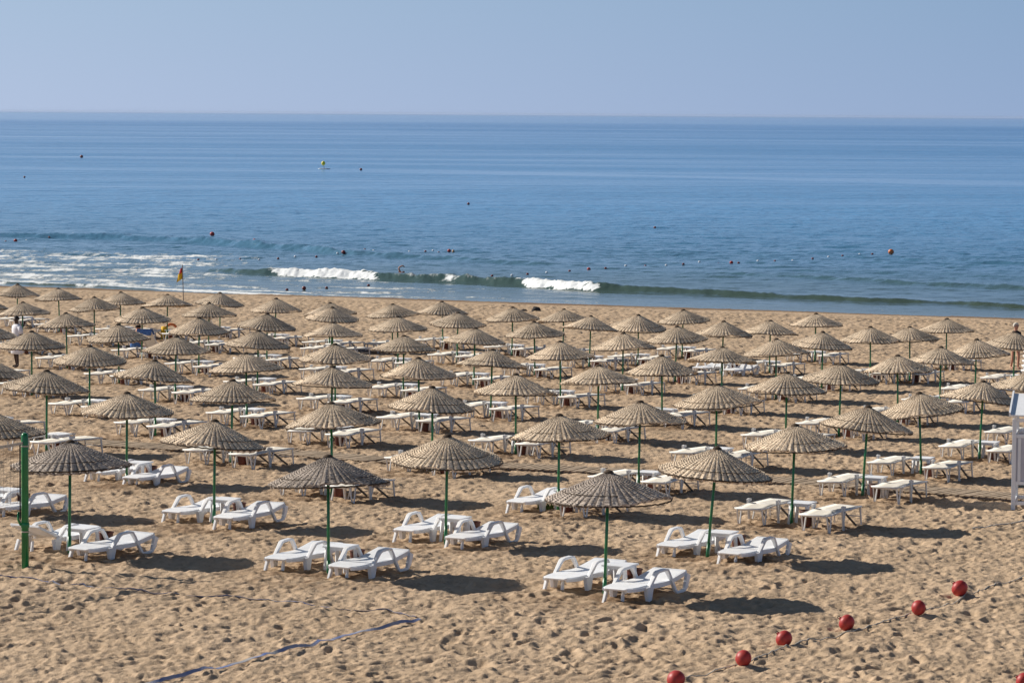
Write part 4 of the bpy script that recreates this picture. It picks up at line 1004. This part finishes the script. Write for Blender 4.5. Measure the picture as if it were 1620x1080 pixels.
def garment(root, name, rings, mat, n=22, wr=.012):
    b = MB(); V = []; F = []; g_ = random.Random(9)
    for i, (cx, cy, cz, a, bb) in enumerate(rings):
        for k in range(n):
            th = 2 * math.pi * k / n; w_ = 1 + wr * 3 * math.sin(5 * th + i * .3) * (i / len(rings)); V.append((cx + a * w_ * math.cos(th), cy + bb * w_ * math.sin(th), cz))
    for i in range(len(rings) - 1):
        for k in range(n): F.append((i * n + k, i * n + (k + 1) % n, (i + 1) * n + (k + 1) % n, (i + 1) * n + k))
    b.add(V, F); return b.build(name, mat, root, True)
# man in white, facing left
c = on_ground(27, 581.5); 
J = dict(pelvis=(0, 0, .93), waist=(0, 0, 1.08), chest=(-.01, 0, 1.30), neck0=(0, 0, 1.45), neck1=(.01, 0, 1.50), head0=(.02, 0, 1.57), head1=(.03, 0, 1.66), head2=(.02, 0, 1.74),
    sho_l=(0, .20, 1.40), elb_l=(-.03, .27, 1.12), wri_l=(.16, .22, 1.00), hand_l=(.24, .19, 1.00), sho_r=(0, -.20, 1.40), elb_r=(-.05, -.27, 1.12), wri_r=(.14, -.24, .98), hand_r=(.22, -.22, .97),
    hip_l=(0, .10, .90), knee_l=(.06, .14, .48), ank_l=(.04, .16, .08), toe_l=(.20, .17, .03), hip_r=(0, -.10, .90), knee_r=(.0, -.17, .48), ank_r=(-.08, -.19, .08), toe_r=(.08, -.22, .03))
pr = person(c, R(215), MAT['skin_dark'], J, 'person in a knee-length white tunic standing between parasols at far left')
face(pr, (.03, 0, 1.65), (1, 0, -.1), MAT['hair_dark'], .0, MAT['skin_dark'])
garment(pr, 'tunic', [(0, 0, 1.49, .075, .085), (0, 0, 1.47, .10, .15), (0, 0, 1.42, .13, .24), (0, 0, 1.33, .155, .24), (0, 0, 1.2, .15, .215), (0, 0, 1.05, .15, .21), (0, 0, .9, .17, .235), (0, 0, .7, .18, .26), (0, 0, .50, .19, .275), (0, 0, .48, .17, .255)], MAT['robe'])
for s in (-1, 1):
    b = MB(); b.tube([(0, s * .19, 1.41), (-.02, s * .245, 1.27), (-.03, s * .265, 1.16)], .08, 10, rads=[.085, .085, .085]); b.build('sleeve', MAT['robe'], pr, True)
# woman with pale hair at the right edge, back to the sea
c = on_ground(1606, 584)
J = dict(pelvis=(0, 0, .90), waist=(0, 0, 1.04), chest=(0, 0, 1.24), neck0=(0, 0, 1.40), neck1=(.01, 0, 1.45), head0=(.02, 0, 1.52), head1=(.02, 0, 1.60), head2=(.0, 0, 1.67),
    sho_l=(0, .17, 1.33), elb_l=(-.02, .24, 1.07), wri_l=(.06, .25, .86), hand_l=(.09, .25, .78), sho_r=(0, -.17, 1.33), elb_r=(-.02, -.24, 1.07), wri_r=(.06, -.25, .86), hand_r=(.09, -.25, .78),
    hip_l=(0, .09, .86), knee_l=(.07, .10, .46), ank_l=(.03, .10, .07), toe_l=(.18, .11, .03), hip_r=(0, -.09, .86), knee_r=(-.02, -.10, .46), ank_r=(-.12, -.10, .08), toe_r=(.03, -.11, .03))
pr = person(c, R(-60), MAT['skin'], J, 'person with short white hair and dark top behind the far right parasol')
face(pr, (.02, 0, 1.59), (1, 0, -.05), MAT['hair_white'], .008, MAT['skin'])
garment(pr, 'top', [(0, 0, 1.42, .07, .08), (0, 0, 1.38, .10, .15), (0, 0, 1.33, .125, .21), (0, 0, 1.2, .14, .205), (0, 0, 1.05, .13, .18), (0, 0, .88, .155, .205), (0, 0, .78, .16, .21)], MAT['darktop'])
for s in (-1, 1):
    b = MB(); b.tube([(0, s * .165, 1.34), (-.02, s * .215, 1.2), (-.03, s * .24, 1.10)], .065, 10); b.build('sleeve', MAT['darktop'], pr, True)
# sunbather sitting on the lounger beside the raised back
qd = [q for q in UMB if q['tip'] == (225, 486)][0]; lo = qd['Lleft']; th = lo.rotation_euler.z
J = dict(pelvis=(.55, 0, .50), waist=(.58, 0, .64), chest=(.66, 0, .84), neck0=(.73, 0, .97), neck1=(.75, 0, 1.01), head0=(.79, 0, 1.06), head1=(.82, 0, 1.13), head2=(.82, 0, 1.21),
    sho_l=(.66, .18, .90), elb_l=(.82, .25, .68), wri_l=(1.02, .18, .66), hand_l=(1.10, .16, .66), sho_r=(.66, -.18, .90), elb_r=(.82, -.25, .68), wri_r=(1.02, -.18, .64), hand_r=(1.10, -.16, .64),
    hip_l=(.62, .10, .47), knee_l=(1.0, .14, .62), ank_l=(1.28, .12, .38), toe_l=(1.45, .12, .37), hip_r=(.62, -.10, .47), knee_r=(1.02, -.12, .60), ank_r=(1.30, -.10, .38), toe_r=(1.46, -.10, .37))
lp = lo.location.copy(); lp.x += .30; lp.y += .1
pr = person(lp, th + .1, MAT['skin'], J, 'person in bathing trunks sitting on a lounger under a far left parasol')
face(pr, (.82, 0, 1.12), (1, 0, -.1), MAT['hair_dark'], .0, MAT['skin'])
garment(pr, 'trunks', [(.56, 0, .61, .125, .15), (.57, 0, .54, .15, .18), (.62, 0, .46, .20, .20), (.64, 0, .40, .19, .19)], MAT['towel'])
# towels over the raised backs
def towel(lounger, label):
    b = MB(); w = .33; V = []; F = []
    pts = [(.145, 0, .93), (.165, 0, 1.02), (.19, 0, 1.115), (.235, 0, 1.14), (.28, 0, 1.10), (.33, 0, 1.02), (.38, 0, .95)]
    pts = [(p[0] + .03 - .0, p[2]) for p in pts]; b.sweep_rect([(X_, z_) for X_, z_ in pts], .64, .03)
    o = b.build('beach_towel', MAT['towel'], bevel=.008); o.location = lounger.location; o.rotation_euler = lounger.rotation_euler; tag(o, label, 'towel', 'blue towels over raised loungers')
towel(qd['Lright'], 'blue towel draped over the raised lounger beside the sitting person')
qe = [q for q in UMB if q['tip'] == (348, 463)][0]
towel(qe['Lleft'], 'blue towel draped over the raised lounger right of the flag')
# yellow and orange bag by the pole
c = on_ground(266, 538); b = MB()
root = empty('beach_bag', c); tag(root, 'yellow and orange inflatable ring and bag beside a parasol pole', 'beach bag')
b.lathe([(.10, 0), (.14, .05), (.15, .35), (.12, .55)], 14, c=(-.15, 0, 0)); b.build('bag', MAT['yellow'], root, True)
b = MB(); b.tube([(.12 + .20 * math.cos(t_), .03, .48 + .16 * math.sin(t_)) for t_ in np.linspace(0, 2 * math.pi, 19)], .055, 8, cap=False); b.build('ring', MAT['orange'], root, True)
b = MB(); b.lathe([(.09, 0), (.10, .3)], 10, c=(.12, .02, 0)); b.build('stand', MAT['white'], root, True)
# swimmer by the breaker
c = on_sea(628, 437.5); root = empty('person', (c.x, c.y + 1.2, sh(c.x, c.y + 1.2))); tag(root, 'person swimming behind the breaking wave with one arm raised', 'person')
skin_body('body', [(-.5, 0, -.12), (-.2, 0, -.05), (.1, 0, .02), (.28, 0, .10), (.36, 0, .14), (.46, 0, .16), (.15, .1, .12), (.05, .12, .42), (.3, .12, .56), (.44, .12, .46), (.2, -.2, -.05), (.4, -.25, -.12)],
    [(0, 1), (1, 2), (2, 3), (3, 4), (4, 5), (2, 6), (6, 7), (7, 8), (8, 9), (2, 10), (10, 11)], [.1, .12, .14, .06, .09, .08, .06, .055, .045, .035, .06, .04], MAT['skin'], root, 1)
# lounger stack at the right edge
c = on_ground(1619, 597)
for i in range(5):
    o = copy_tree(P_M); o.location = (c.x - .05 + .02 * i, c.y, c.z + .17 * i + .04); o.rotation_euler = (0, 0, R(8))
    tag(o, f"white moulded lounger, {['lowest', 'second lowest', 'middle', 'second highest', 'topmost'][i]} of the stack at the right edge", 'sun lounger', 'stacked loungers at the right edge')
